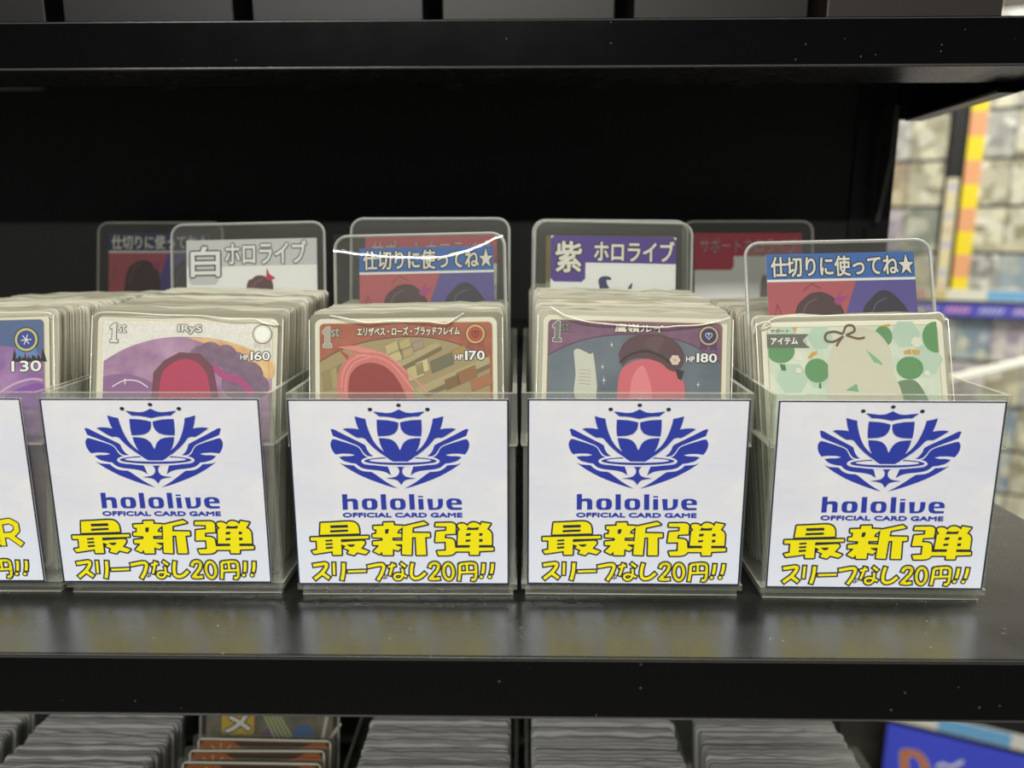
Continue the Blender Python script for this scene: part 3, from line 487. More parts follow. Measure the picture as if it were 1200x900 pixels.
def paint_terra(p):
    f, a, t = parts(p, 'card_frame', 'artwork', 'card_lettering'); Z = Zm(60, 74, 15.85)
    TC = cloudy('terracotta_header', (158, 86, 62), (172, 98, 72), 200); frame(f, TC)
    top = smooth_path(Z('87,325 200,262 350,213 500,190 620,184 760,194 900,230 1085,312'))
    arc_art(a, top, ink(164, 146, 104)); a.stroke(top, 0.35, 3, ink(104, 58, 40))
    SHF = ink(176, 162, 118); DK = ink(120, 104, 72)
    a.poly(Z('470,360 780,215 800,240 490,400'), 3, SHF); a.poly(Z('640,490 1085,300 1085,345 690,520'), 3, SHF); a.poly(Z('490,400 800,240 810,262 500,430'), 3.2, DK); a.poly(Z('690,520 1085,345 1085,372 720,540'), 3.2, DK)
    rr_ = random.Random(4)
    for (x, y, w, h, c) in ((470, 235, 80, 60, (190, 176, 128)), (545, 215, 70, 55, (182, 168, 116)), (480, 290, 90, 60, (196, 184, 132)), (560, 265, 70, 50, (176, 158, 108)), (630, 225, 60, 45, (164, 142, 128)), (600, 370, 90, 80, (190, 178, 126)), (650, 340, 70, 70, (204, 192, 142)), (735, 330, 130, 70, (112, 108, 84)), (860, 270, 80, 60, (172, 138, 78)), (890, 400, 110, 70, (150, 104, 66)), (970, 450, 120, 60, (172, 112, 78)), (820, 440, 80, 60, (128, 96, 62)), (100, 390, 40, 110, (150, 136, 92)), (150, 370, 35, 120, (166, 152, 104)), (190, 350, 30, 120, (138, 124, 84))):
        q = [(x, y), (x + w, y - 0.42 * w), (x + w + 12, y - 0.42 * w + h), (x + 12, y + h)]; q = [((m - 60) / 15.85, (n - 74) / 15.85) for m, n in q]
        a.poly(q, 3.8, ink(*c)); a.stroke(q + [q[0]], 0.13, 4.3, DK)
    a.poly(smooth_path(Z('195,600 190,440 215,350 270,290 350,262 450,275 540,330 610,430 650,600')), 4.8, ink(206, 116, 110))
    a.poly(smooth_path(Z('255,600 262,420 330,345 430,340 520,400 590,520 610,600')), 5.4, ink(148, 52, 50))
    for s in ('215,480 225,390 270,320 350,285', '235,500 250,400 300,330 390,300', '300,290 420,300 520,350 640,500', '320,265 470,285 600,390 720,510'): a.stroke(smooth_path(Z(s)), 0.55, 6, ink(226, 146, 138))
    a.poly(Z('185,240 260,290 250,318 205,262'), 5.6, ink(176, 70, 62)); a.poly(Z('185,240 300,232 430,262 380,278 280,262'), 5.6, ink(222, 136, 128))
    SV = ink(168, 168, 146)
    first(t, *Z('105,122')[0], SV); (u0, v0), (u1, v1) = Z('310,126 910,176')
    t.text('エリザベス・ローズ・ブラッドフレイム', u0, v0, u1, v1, 4, ink(238, 230, 206), 0.025, 0.09, ink(74, 38, 26))
    medal(t, *Z('1003,172')[0], 3.5, ink(206, 176, 112), ink(176, 70, 52), ink(160, 74, 54)); heart(t, *Z('1003,172')[0], 2.6, ink(60, 24, 20)); hp(t, '170', Z('882,272 1058,322'))
M2 = Zm(60, 74, 15.85)
front_card((-42.4, 247.1, FLOOR_IN), 12, 'terracotta-headed trading card with store shelves art, marked 170', paint_terra, M2('150,55 300,86 380,102 500,92 600,96 720,98 830,112 880,85 935,52'), roll=-0.012)

def paint_mauve(p):
    f, a, t = parts(p, 'card_frame', 'artwork', 'card_lettering'); Z = Zm(55, 76, 15.85)
    frame(f, cloudy('mauve_header', (118, 82, 108), (132, 94, 120), 200))
    top = smooth_path(Z('87,310 200,250 350,203 500,182 640,180 780,192 920,232 1090,330'))
    arc_art(a, top, cloudy('slate_sky_art', (92, 104, 116), (116, 126, 134), 60)); a.stroke(top, 0.4, 3, ink(92, 58, 86))
    a.poly(smooth_path(Z('235,285 260,270 330,300 352,310 372,560 250,560 250,420'), 3), 4, ink(206, 206, 192)); a.poly(Z('262,318 330,322 332,350 266,346'), 4.6, ink(150, 158, 178))
    for k in range(6): a.seg(*Z('268,%d 336,%d' % (372 + k * 20, 376 + k * 20)), 0.14, 4.6, ink(120, 120, 110))
    a.poly(smooth_path(Z('490,620 500,440 530,370 600,330 700,320 790,350 850,400 885,480 880,620')), 4, ink(212, 104, 116))
    a.poly(smooth_path(Z('560,600 580,430 640,360 690,480 700,600')), 4.6, ink(228, 134, 142)); a.poly(smooth_path(Z('760,380 850,440 870,600 800,600')), 4.6, ink(196, 82, 100))
    a.poly(smooth_path(Z('495,300 520,240 580,190 680,172 790,190 860,250 880,320 845,385 790,380 740,340 640,315 560,330 520,370'), 6), 5.2, ink(92, 66, 72))
    a.stroke(smooth_path(Z('505,345 560,300 650,275 740,300 820,355')), 0.9, 5.8, ink(52, 42, 44)); a.poly(smooth_path(Z('640,240 680,190 760,200 720,290')), 5.6, ink(104, 76, 82))
    cu, cv = Z('825,322')[0]
    for k in range(6): a.ell(cu + 1.1 * math.cos(k * 1.05), cv + 1.1 * math.sin(k * 1.05), 0.85, 0.85, 6.4, ink(222, 204, 190), 12)
    a.ell(cu, cv, 0.6, 0.6, 6.9, ink(200, 172, 150), 12)
    a.poly(Z('830,375 880,385 865,440 845,430 835,400'), 6, ink(46, 46, 54))
    for s in ('405,372', '415,450', '455,243', '963,462'):
        u, v = Z(s)[0]; r = 1.9 if s[0:3] == '415' else 1.2
        a.poly([(u, v - r), (u + 0.12, v - 0.12), (u + r * 0.6, v), (u + 0.12, v + 0.12), (u, v + r), (u - 0.12, v + 0.12), (u - r * 0.6, v), (u - 0.12, v - 0.12)], 4, WHITE)
    first(t, *Z('108,112')[0], ink(120, 120, 112)); (u0, v0), (u1, v1) = Z('472,118 752,166')
    t.text('鷹嶺ルイ', u0, v0, u1, v1, 6, ink(236, 228, 214), 0.025, 0.09, ink(70, 46, 62))
    medal(t, *Z('1018,176')[0], 3.5, ink(196, 172, 128), ink(58, 52, 96), ink(96, 58, 108)); heart(t, *Z('1018,176')[0], 2.4, ink(206, 206, 224)); hp(t, '180', Z('890,280 1070,330'))
M3 = Zm(55, 76, 15.85)
front_card((38.9, 247.1, FLOOR_IN), 12, 'mauve-headed trading card with slate sky art, marked 180', paint_mauve, M3('88,28 180,80 300,112 460,126 620,134 760,134 820,126 960,116 1070,90 1130,70'), roll=0.025)

def paint_green(p):
    f, a, t = parts(p, 'card_frame', 'artwork', 'card_lettering'); Z = Zm(108, 112, 14.4)
    frame(f, cloudy('pale_mint_art', (196, 210, 190), (214, 220, 202), 120), ink(190, 168, 110), 1.9)
    GR = ink(98, 148, 98); GD = ink(74, 118, 80); OR = ink(206, 160, 84); MT = ink(182, 204, 184)
    for x, y, r in ((240, 190, 60), (420, 200, 70), (260, 420, 90), (880, 190, 80), (700, 430, 60), (980, 330, 90), (400, 420, 60)): a.poly([(Z('%d,%d' % (x, y))[0][0] + r / 14.4 * math.cos(k * 1.0472), Z('%d,%d' % (x, y))[0][1] + r / 14.4 * math.sin(k * 1.0472)) for k in range(6)], 2.3, MT)
    for x, y, rx, ry in ((205, 270, 75, 66), (395, 380, 66, 66), (760, 200, 48, 56), (890, 375, 72, 62), (1040, 210, 72, 85)):
        u, v = Z('%d,%d' % (x, y))[0]
        if u + rx / 14.4 > CW - 2.2: rx = (CW - 2.2 - u) * 14.4 if False else rx
        pts = [(min(max(u + rx / 14.4 * math.cos(k * 0.2244), 2.2), CW - 2.2), v + ry / 14.4 * math.sin(k * 0.2244)) for k in range(28)]
        a.poly(pts, 3, GR)
    for s in ('345,310 375,275 400,285 365,315', '355,300 400,270 400,290', '860,285 900,270 905,300 870,300', '905,275 950,280 945,305 910,298', '755,140 800,132 795,146 760,150', '270,140 300,140 290,172'): a.poly(Z(s), 3.6, OR)
    for s in ('400,450 412,445 412,478 398,474', '775,255 790,262 785,290 770,280', '195,340 225,345 230,378 205,375'): a.poly(Z(s), 3.6, GD)
    for x, y, r in ((300, 300, 24), (935, 235, 28), (295, 378, 15), (980, 405, 15)): a.ell(*Z('%d,%d' % (x, y))[0], r / 14.4, r / 14.4, 3.8, ink(222, 220, 204))
    a.poly(smooth_path(Z('430,620 450,480 455,350 490,240 560,170 650,150 730,180 790,270 800,400 830,480 860,620')), 4.2, ink(206, 202, 182))
    a.poly(smooth_path(Z('500,620 540,420 600,350 690,350 750,430 780,620')), 4.8, ink(224, 218, 198))
    a.poly(smooth_path(Z('660,270 720,320 745,355 700,340')), 5, ink(130, 178, 142)); a.poly(Z('540,490 600,455 610,500'), 5, ink(120, 170, 140))
    a.poly(smooth_path(Z('780,470 850,440 930,460 980,620 760,620')), 4.6, ink(112, 136, 108))
    for s in ('545,185 500,170 455,180 450,215 490,225 540,200', '545,180 565,140 600,140 605,170 560,190', '545,195 520,225 505,250', '560,190 620,210 660,205'): a.stroke(smooth_path(Z(s), 4), 0.9, 5.6, ink(112, 90, 62))
    t.poly(Z('134,176 360,180 340,215 362,256 134,252'), 4, ink(104, 108, 96)); t.stroke(Z('355,190 330,216 355,246'), 0.5, 5, ink(206, 206, 190))
    (u0, v0), (u1, v1) = Z('155,198 298,234'); t.text('アイテム', u0, v0, u1, v1, 5, WHITE, 0.03)
    (u0, v0), (u1, v1) = Z('155,150 255,170'); t.text('サポート', u0, v0, u1, v1, 5, ink(96, 96, 80), 0.02)
M4 = Zm(108, 112, 14.4)
front_card((125.3, 246.4, FLOOR_IN), 17, 'pale green trading card of round green fruits beneath a tan bow', paint_green, M4('62,175 75,130 130,112 155,128 110,150 180,92 400,86 700,84 1000,84 1060,82 1085,120 1100,110'), roll=-0.02)

def paint_night(p):
    f, a, t = parts(p, 'card_frame', 'artwork', 'card_lettering')
    frame(f, ink(86, 106, 150)); w = CW
    arc_art(a, [(1.85, 15), (w * 0.5, 9), (w - 6, 13), (w - 1.85, 16)], cloudy('violet_night_art', (120, 84, 150), (176, 134, 182), 80))
    for k in range(7): a.poly([(w - 14 + k * 1.8, 17.5), (w - 13 + k * 1.8, 12.5 + (k % 2) * 2), (w - 11.6 + k * 1.8, 17.5)], 3, ink(36, 34, 36))
    a.stroke(smooth_path([(w - 22, 31), (w - 14, 26), (w - 7, 24), (w - 2.4, 24.5)]), 0.9, 4, ink(206, 168, 206))
    a.poly(smooth_path([(w - 22, 34), (w - 12, 27.5), (w - 2.2, 26), (w - 2.2, 36)]), 3.4, ink(138, 84, 168))
    medal(t, w - 8.4, 9.2, 4.3, ink(206, 196, 120), ink(58, 74, 150), ink(96, 140, 190))
    for k in range(6): t.seg((w - 8.4, 9.2), (w - 8.4 + 2 * math.cos(k), 9.2 + 2 * math.sin(k)), 0.3, 7, WHITE)
    t.text('130', w - 14, 17.2, w - 3.0, 21.0, 4, WHITE, 0.03, 0.07, BLACK); first(t, 4, 3.5, ink(200, 200, 180))
front_card((-208.6, 247.6, FLOOR_IN), 12, 'night blue trading card at the left edge with a blue round medal', paint_night, [(2, 1), (20, -0.6), (40, -0.8), (66, -0.6), (68.6, 0.5)], roll=-0.025)

# ------------------------------------------------------------------ rigid dividers standing between the cards
def divider(loc, lean, L, label, paint, w=72.0, ins=None, group='dividers between the cards', glare=None, roll=0.0):
    L -= 1.9
    o = thing('card_divider', label, 'divider', (loc[0], loc[1], loc[2] + 1.4 + abs(roll) * 37), (-math.radians(lean), roll, 0), group)
    g = G(); out = rounded(w, L, 5.5, 0, 6)
    g.prism(out, 0, 0.5, HOLDER); g.prism(out, 1.15, 1.6, HOLDER)
    g.build('clear_holder', o)
    g = G(); g.tube([(x, 0.8, z) for x, z in out], 0.75, HEDGE, 6, True); g.build('holder_rim', o)
    u0, v0, iw = ins
    p = Print(-w / 2 + u0, L - v0, 0.68); p.box(-w / 2 + u0, -w / 2 + u0 + iw, 0.70, 0.95, 4, L - v0, WHITE); p.iw = iw; p.ih = L - v0 - 4
    paint(p); p.build('printed_insert', o)
    if glare:
        # soft outer film, bowed so that one band of it leans far enough back to mirror a ceiling tube
        g = G(); NX, NZ = 24, 110; H0 = 44.0; vs = []
        for i in range(NX + 1):
            x = -w / 2 + 0.6 + (w - 1.2) * i / NX; va = glare(x); y = -0.35
            col_ = []
            for j in range(NZ + 1):
                v = H0 * (1 - j / NZ)
                tilt = 4.0 * math.tanh((va - v) / 2.2) + 0.18 * math.sin(x * 0.35 + v * 0.5)
                col_.append((x, y, L - v)); y += math.tan(math.radians(tilt + 0.4)) * H0 / NZ
            y_top = col_[-1][1]
            col_ = [(x_, min(y_ - 1.9, -0.1), z_) for x_, y_, z_ in col_]
            vs += col_
        fs = [((i * (NZ + 1) + j), ((i + 1) * (NZ + 1) + j), ((i + 1) * (NZ + 1) + j + 1), (i * (NZ + 1) + j + 1)) for i in range(NX) for j in range(NZ)]
        g.mesh(vs, fs, GFILM, True); g.build('outer_film', o)
    return o
def p_split(p, dark=False):
    w = p.iw; k = 1.0
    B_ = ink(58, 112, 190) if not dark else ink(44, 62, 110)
    p.rect(0, 0, w, p.ih, 0.4, ink(232, 230, 226)); p.rect(0, 0, w, 10.2, 1, B_)
    p.text('仕切りに使ってね★', 1.8, 1.2, w - 0.6, 9.2, 2, ink(240, 236, 226), 0.018, 0.055, ink(40, 42, 40))
    p.rect(0, 11.2, w, p.ih, 1, ink(190, 96, 104)); p.poly([(w * 0.60, 11.2), (w, 11.2), (w, p.ih), (w * 0.38, p.ih), (w * 0.52, 24)], 1.6, ink(100, 88, 160))
    p.rect(0, 10.2, w, 11.2, 1.6, WHITE)
    # two plain rounded mounds, brown and dark, no figures
    p.poly(smooth_path([(w * 0.14, 60), (w * 0.17, 26), (w * 0.25, 17.5), (w * 0.36, 15.5), (w * 0.46, 19), (w * 0.52, 28), (w * 0.54, 60)]), 3, ink(84, 62, 66))
    p.poly(smooth_path([(w * 0.60, 60), (w * 0.62, 27), (w * 0.70, 18), (w * 0.79, 15.2), (w * 0.88, 19), (w * 0.95, 28), (w * 0.98, 60)]), 3, ink(58, 54, 72))
    p.stroke(smooth_path([(w * 0.21, 30), (w * 0.25, 21), (w * 0.33, 18)]), 0.7, 4, ink(120, 92, 92)); p.stroke(smooth_path([(w * 0.67, 30), (w * 0.72, 21), (w * 0.80, 18.4)]), 0.7, 4, ink(96, 92, 112))
    p.poly([(w * 0.44, 19.5), (w * 0.50, 14.5), (w * 0.485, 17.5), (w * 0.545, 17.2), (w * 0.47, 21.0)], 4, ink(176, 70, 140))
    for q in ([(w * 0.02, 30), (w * 0.06, 20), (w * 0.10, 26)], [(w * 0.24, 15), (w * 0.30, 12), (w * 0.36, 14)]): p.stroke(q, 0.3, 3, ink(128, 60, 66))
divider((-41.7, 286.3, FLOOR_IN), 12, 127.0, 'clear divider with a bright glare arc in the terracotta card box', p_split, ins=(10.3, 5.3, 57.0), roll=-0.02, glare=lambda x: 12.6 - 0.0105 * (x - 5) ** 2 if x > 5 else 12.6 - 0.0025 * (x - 5) ** 2)
divider((125.6, 255.6, FLOOR_IN), 17, 126.8, 'clear divider with blue banner and star in the rightmost box', p_split, ins=(8.0, 4.6, 57.5), roll=-0.02)
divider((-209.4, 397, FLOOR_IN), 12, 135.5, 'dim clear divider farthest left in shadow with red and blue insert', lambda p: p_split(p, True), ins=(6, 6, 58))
def p_white(p):
    w = p.iw; p.rect(0, 0, w, 12.5, 0.6, ink(206, 205, 206))
    for body, u0, v0, u1, v1 in (('白', 2.2, 3.2, 15.6, 17.0), ('ホロライブ', 18.5, 1.2, 56.5, 11.6)):
        p.text(body, u0, v0, u1, v1, 2, ink(240, 240, 236), 0.02, 0.045, ink(44, 44, 48))
    p.poly([(1, 12), (15, 12), (15, 19.5), (13.4, 21), (2.6, 21), (1, 19.5)], 0.9, ink(206, 205, 206))
    p.poly(smooth_path([(26.5, 60), (28, 24), (31, 18.5), (34.5, 17), (38.5, 18.6), (41, 24), (42, 60)]), 2, ink(96, 66, 66)); p.stroke(smooth_path([(30, 25), (32.5, 20.5), (36, 19)]), 0.6, 3, ink(130, 96, 92))
    p.poly([(37.5, 19), (37.8, 13.5), (39.2, 16.6), (42, 18.5), (39.4, 19.6)], 3, ink(196, 48, 78))
divider((-126.7, 318.2, FLOOR_IN), 12, 132.6, 'clear divider with white insert and grey banner behind the silver-headed stack', p_white, ins=(6.9, 7.4, 61.5), roll=-0.02)
def p_purple(p):
    w = p.iw; PU = ink(84, 56, 150); p.poly([(0, 1.4), (1.4, 0), (w - 1.4, 0), (w, 1.4), (w, 12.2), (0, 12.2)], 1, PU); p.poly([(0, 12), (16, 12), (16, 19.6), (14.4, 21.2), (1.6, 21.2), (0, 19.6)], 1, PU)
    for body, u0, v0, u1, v1 in (('紫', 2.4, 2.8, 14.0, 16.6), ('ホロライブ', 20, 2.0, 56.5, 11.2)):
        p.text(body, u0, v0, u1, v1, 2, ink(240, 236, 222), 0.02, 0.045, ink(44, 36, 60))
    HN = ink(58, 58, 108)
    p.poly(smooth_path([(22.5, 60), (22.8, 27), (22, 20.5), (24, 18.4), (27.2, 18.6), (28, 20), (25.8, 20.2), (27, 23.5), (31, 26.5), (34.5, 25), (37.6, 21), (37.4, 25.2), (40, 28), (43, 60)], 3), 2, HN)
    p.poly(smooth_path([(24, 60), (27, 30.5), (31, 29), (38, 30), (41.5, 60)]), 3, ink(116, 122, 78))
divider((38.9, 314.2, FLOOR_IN), 12, 132.8, 'clear divider with purple banner and navy curl in the mauve card box', p_purple, ins=(7.4, 6.6, 57.4), roll=0.02)
def p_red(p):
    w = p.iw; RD = ink(196, 62, 84); p.rect(0, 0, w, 13, 1, RD); p.poly([(0, 12.8), (22, 12.8), (22, 19), (20.4, 20.8), (0, 20.8)], 1, RD)
    p.text('サポートホロライブ', 3, 2.4, w - 2.5, 11.2, 2, ink(228, 170, 176), 0.0, 0.03, ink(92, 40, 48))
    p.poly(smooth_path([(36, 60), (37, 28), (40.5, 23.5), (45, 22.5), (49, 24), (52, 29), (53, 60)]), 2, ink(110, 92, 96))
divider((126.0, 391, FLOOR_IN), 12, 135.5, 'dim clear divider with red banner at the back of the rightmost box', p_red, ins=(6, 6.5, 60))
divider((-42.5, 309.6, FLOOR_IN), 12, 135.2, 'clear divider with red banner standing behind the glare divider', p_red, ins=(6.4, 7.4, 60))
def p_yel(p): p.rect(0, 0, p.iw, p.ih, 0.5, ink(226, 224, 214)); p.rect(0, 0, p.iw, 22, 1, ink(176, 150, 52)); p.rect(4, 5, p.iw - 4, 18, 2, ink(120, 104, 56))
divider((39.4, 320.5, FLOOR_IN), 12, 134.0, 'clear divider with yellow insert showing behind the purple-banner divider', p_yel, ins=(6, 7, 60), roll=0.01)
ORD = ['first', 'second', 'third', 'fourth', 'fifth', 'sixth', 'seventh', 'eighth', 'ninth', 'tenth']
# ------------------------------------------------------------------ bottom shelf: grey stacks of thick-sleeved cards
ZL = -345.0
LOWX = [-295, -213, -131.5, -42.5, 41, 124]
for x, n in zip(LOWX, ['clear card box at the far left end of the bottom shelf', 'clear card box around the second grey stack from the left on the bottom shelf', 'clear card box around the orange cards on the bottom shelf', 'clear card box around the grey stack in the middle of the bottom shelf', 'clear card box around the stack with a dark card on the bottom shelf', 'clear card box at the right end of the bottom shelf']):
    make_box((x, 242.5, ZL + 0.02), n, 'clear boxes on the bottom shelf')
TH = stack_meshes(FILMD, [pm('dull_card_edge', (214, 214, 208), 0.6), pm('dull_card_edge_dark', (170, 170, 166), 0.6)], 1.5)
zl = ZL + 4.75
for x, n in zip(LOWX, ['at far left below', 'second from left below', None, 'in the middle below', 'with a dark bead card below', 'at the right end below']):
    if n: stack(x, ys(274, 318, 2.3), 12, 'one of the thick-sleeved cards in the grey stack ' + n, 'grey stack ' + n, TH, zl, 0.8, 1.6)
def plain_card(name, loc, lean, label, paint, w=CW, h=CH, rot=0.0, film=FILM):
    g = G(); g.prism([(x, z + 1.2) for x, z in rounded(w, h, 2.6, 0, 4)], 0.35, 0.75, CARDW)
    o = g.build(name, None, loc, (-math.radians(lean), rot, 0)); tag(o, label, 'card')
    p = Print(-w / 2, h + 1.2, 0.3); paint(p); p.build('artwork', o, (0, 0, 0))
    g = G(); g.prism([(x, z) for x, z in rounded(w + 4.5, h + 3, 2, 0, 3)], 0, 1.0, film); g.build('sleeve', o, (0, 0, 0)); return o
def p_orange(p):
    w = CW; p.rect(1.0, 1.0, w - 1.0, 90, 1, ink(30, 28, 26)); p.poly([(1.5, 90), (1.5, 3.2), (3.2, 1.5), (w - 3.2, 1.5), (w - 1.5, 3.2), (w - 1.5, 90)], 1.6, ink(178, 96, 36)); p.poly(smooth_path([(18, 1.6), (24, 4.6), (36, 5.4), (50, 4.4), (58, 1.6)]), 2.0, ink(66, 46, 28))
    OG = ink(232, 196, 120)
    for k in range(5): p.seg((12, 8), (12 + 9 * math.cos(math.radians(200 + 35 * k)), 8 + 5.6 * math.sin(math.radians(200 + 35 * k))), 0.7, 2.4, OG)
    p.stroke(smooth_path([(24, 8), (32, 10), (42, 7), (56, 9)]), 0.8, 2.4, ink(110, 48, 20)); p.stroke(smooth_path([(30, 14), (42, 11), (60, 14)]), 0.7, 2.4, ink(214, 130, 52))
orange = ['orange card foremost in the tilted run on the bottom shelf', 'orange card second in the tilted run on the bottom shelf', 'orange card third in the tilted run on the bottom shelf', 'orange card at the back of the tilted run, nearest its divider']
for k, (y, dx, r, ex) in enumerate(((274, -0.8, 0.0, 0.5), (281.5, 0.3, 0.006, 0.8), (290, 0.9, -0.006, 0.8), (297, 0.6, 0.012, 1.6))):
    tag(plain_card('trading_card', (LOWX[2] + dx, y, zl + ex), 14, orange[k], p_orange, rot=r), orange[k], 'card', 'orange cards on the bottom shelf')
def p_field(p):
    w = p.iw; p.rect(0, 0, w, p.ih, 0.5, cloudy('olive_art', (104, 98, 92), (140, 132, 112), 90)); p.poly([(8, -0.0), (25, 0), (25, 22.5), (24, 24), (9, 24), (8, 22.5)], 1, ink(226, 190, 62))
    p.text('メ', 10, 13, 23, 23, 2, WHITE, 0.04, 0.06, BLACK)
    for k in range(5): p.seg((30 + 2 * k, 14), (38 + 2.4 * k, 30), 1.0, 1.5, ink(196, 206, 150))
    p.poly(smooth_path([(44, 40), (45, 24), (50, 19), (56, 22), (58, 40)]), 2, ink(86, 120, 172)); p.seg((60, 30), (63, 14), 1.6, 2, ink(222, 216, 206)); p.seg((62, 30), (70, 18), 1.6, 2, ink(214, 204, 190))
    p.ell(33, 26, 4, 5, 1.4, ink(130, 96, 150))
divider((LOWX[2], 309, zl), 14, 117, 'clear divider with yellow tab behind the orange cards on the bottom shelf', p_field, ins=(3, 1.5, 66))
def p_beads(p):
    p.rect(1.6, 1.6, CW - 1.6, 90, 1, ink(48, 42, 30))
    for k in range(9): p.ell(10 + k * 5.5, 6.5 + (k % 3), 1.9, 1.9, 2, [ink(206, 196, 160), ink(88, 74, 44), ink(150, 122, 70)][k % 3], 14)
plain_card('trading_card', (LOWX[4] + 0.8, 321.5, zl + 3.0), 12, 'dark card with round gold beads peeking from the grey stack', p_beads)

# ------------------------------------------------------------------ dark deck boxes standing on the overhead shelf
for i, (x, c) in enumerate(((-250, (22, 21, 20)), (-166, (26, 25, 23)), (-82, (22, 22, 21)), (2, (36, 34, 29)), (86, (32, 30, 26)), (170, (46, 41, 36)))):
    o = thing('deck_box', 'dark deck box on the overhead shelf, %s from the left' % ORD[i], 'deck box', (x, 344, 90.5), None, 'dark boxes on the overhead shelf')
    m = pm('dark_carton_%d' % c[0], c, 0.4); g = G(); g.box(-38, 38, 0, 92, 0, 62, m); g.build('box_body', o, None, None, 0.8)
    g = G(); g.box(-38.6, 38.6, -0.6, 92.6, 62.2, 84, m); g.build('box_lid', o, None, None, 0.8)

# ------------------------------------------------------------------ card wall across the aisle (out of focus)
AX_, AY_ = 944.0, 1600.0         # a point of its face beside the striped post
RYAW = -math.radians(24)
wall = thing('display_rack', 'dark display rack of card rows across the aisle at right', 'rack', (AX_, AY_, FZ), (0, 0, RYAW))
MRk = Matrix.Rotation(RYAW, 4, 'Z')
def onrack(u, d, z):
    q = MRk @ Vector((u, d, 0)); return (AX_ + q.x, AY_ + q.y, z)
DKR = pm('dark_rack_board', (96, 92, 82), 0.7)
g = G(); g.box(-700, 900, 30, 50, 0, 1900, DKR); g.build('back_panel', wall)
PITCHR = 97.0; ROW0 = -126.0     # bottom edge of the row standing on the blue rail
for k in range(-9, 7):
    z = ROW0 + PITCHR * k - (38 if k < 0 else 0)
    g = G(); g.box(-700, 900, 2, 30, z - FZ - 6, z - FZ, pm('row_ledge_black', (18, 18, 18), 0.6)); g.build('row_ledge', wall)
g = G(); g.box(-45, -18, -1, 30, ROW0 - FZ + PITCHR, 1900, pm('black_rack_post', (16, 16, 16), 0.5)); g.build('rack_post', wall)
def art_mat(name, a, b, c):
    m = pm(name, a, 0.35, 0.6); nt = m.node_tree; N = nt.nodes; L = nt.links; bs = N['Principled BSDF']
    tc = N.new('ShaderNodeTexCoord'); oi = N.new('ShaderNodeObjectInfo'); ad = N.new('ShaderNodeVectorMath'); ad.operation = 'MULTIPLY_ADD'
    L.new(oi.outputs['Random'], ad.inputs[0]); ad.inputs[1].default_value = (7, 5, 9); L.new(tc.outputs['Object'], ad.inputs[2])
    vo = N.new('ShaderNodeTexVoronoi'); vo.inputs['Scale'].default_value = 42; L.new(ad.outputs[0], vo.inputs['Vector'])
    cr = N.new('ShaderNodeValToRGB'); e = cr.color_ramp.elements; e[0].position = 0.2; e[0].color = RGB(*a); e[1].position = 0.85; e[1].color = RGB(*c); x = e.new(0.5); x.color = RGB(*b)
    L.new(vo.outputs['Color'], cr.inputs[0]); L.new(cr.outputs[0], bs.inputs['Base Color']); return m
ARTS = [art_mat('pale_yellow_art', (240, 236, 206), (150, 142, 104), (250, 248, 232)), art_mat('lilac_art', (216, 210, 216), (134, 112, 146), (240, 236, 226)), art_mat('tan_art', (196, 178, 138), (150, 120, 84), (222, 208, 170)),
        art_mat('grey_green_art', (180, 184, 168), (120, 130, 116), (214, 214, 196)), art_mat('silver_art', (222, 222, 214), (128, 130, 126), (248, 248, 240)), art_mat('sky_art', (190, 204, 210), (118, 150, 172), (224, 222, 200))]
AN = ['pale yellow', 'lilac tinted', 'tan', 'grey green', 'silvery', 'pale blue']
PFILM = clear('rack_card_film', (0.95, 0.95, 0.94), 0.12, (240, 238, 225), 0.2, 0.7, 0.06)
g = G(); g.prism(rounded(63, 88, 3, 0, 3), 0, 0.6, ARTS[0]); pc_mesh = [None] * 6
for i in range(6):
    g = G(); g.prism(rounded(66, 90, 3, 0, 3), 0.5, 1.2, ARTS[i]); pc_mesh[i] = g.data('pocket_card')
g = G(); g.prism(rounded(67.6, 92.6, 2, -1, 3), 0, 1.8, PFILM); pf_mesh = g.data('pocket_sleeve')
rr_ = random.Random(11)
cols_l = [-84 - 68 * k for k in range(4)]; cols_r = [36 + 68 * k for k in range(4)]
for k in range(-6, 6):
    z = ROW0 + PITCHR * k - (38 if k < 0 else 0)
    for side, cols in (('left', cols_l), ('right', cols_r)):
        if k < 0: cols = [c for c in cols if c > -60] + ([-32.0, -100.0] if side == 'left' else [])
        for j, u in enumerate(cols):
            a = rr_.choice([0, 0, 0, 1, 2, 3, 4, 4, 5])
            o = put('sleeved_card', pc_mesh[a], None, onrack(u, -2, z + 0.6), (0, 0, RYAW)); put('sleeve', pf_mesh, o, (0, -0.6, 0))
            rowtxt = ('%s row above' % ORD[k]) if k >= 0 else ('%s row below' % ORD[-k - 1])
            tag(o, '%s card, %s violet rail, %s %s of striped strip' % (AN[a], rowtxt, ORD[j], side), 'card', 'sleeved cards on the rack across the aisle')
# striped post
g = G(); YP = pm('post_tape_yellow', (246, 222, 40), 0.5); PP = pm('post_tape_pink', (236, 170, 120), 0.5)
for n in range(16):
    z = ROW0 - 6 + n * PITCHR / 2; g.box(-15, 15, -9, -4, z, z + PITCHR / 2, YP if n % 2 == 0 else PP)
o = g.build('striped_post_strip', None, onrack(0, 0, 0), (0, 0, RYAW)); tag(o, 'upright strip striped yellow and pink on the rack across the aisle', 'post strip')
o.location = W(*onrack(0, 0, 0))
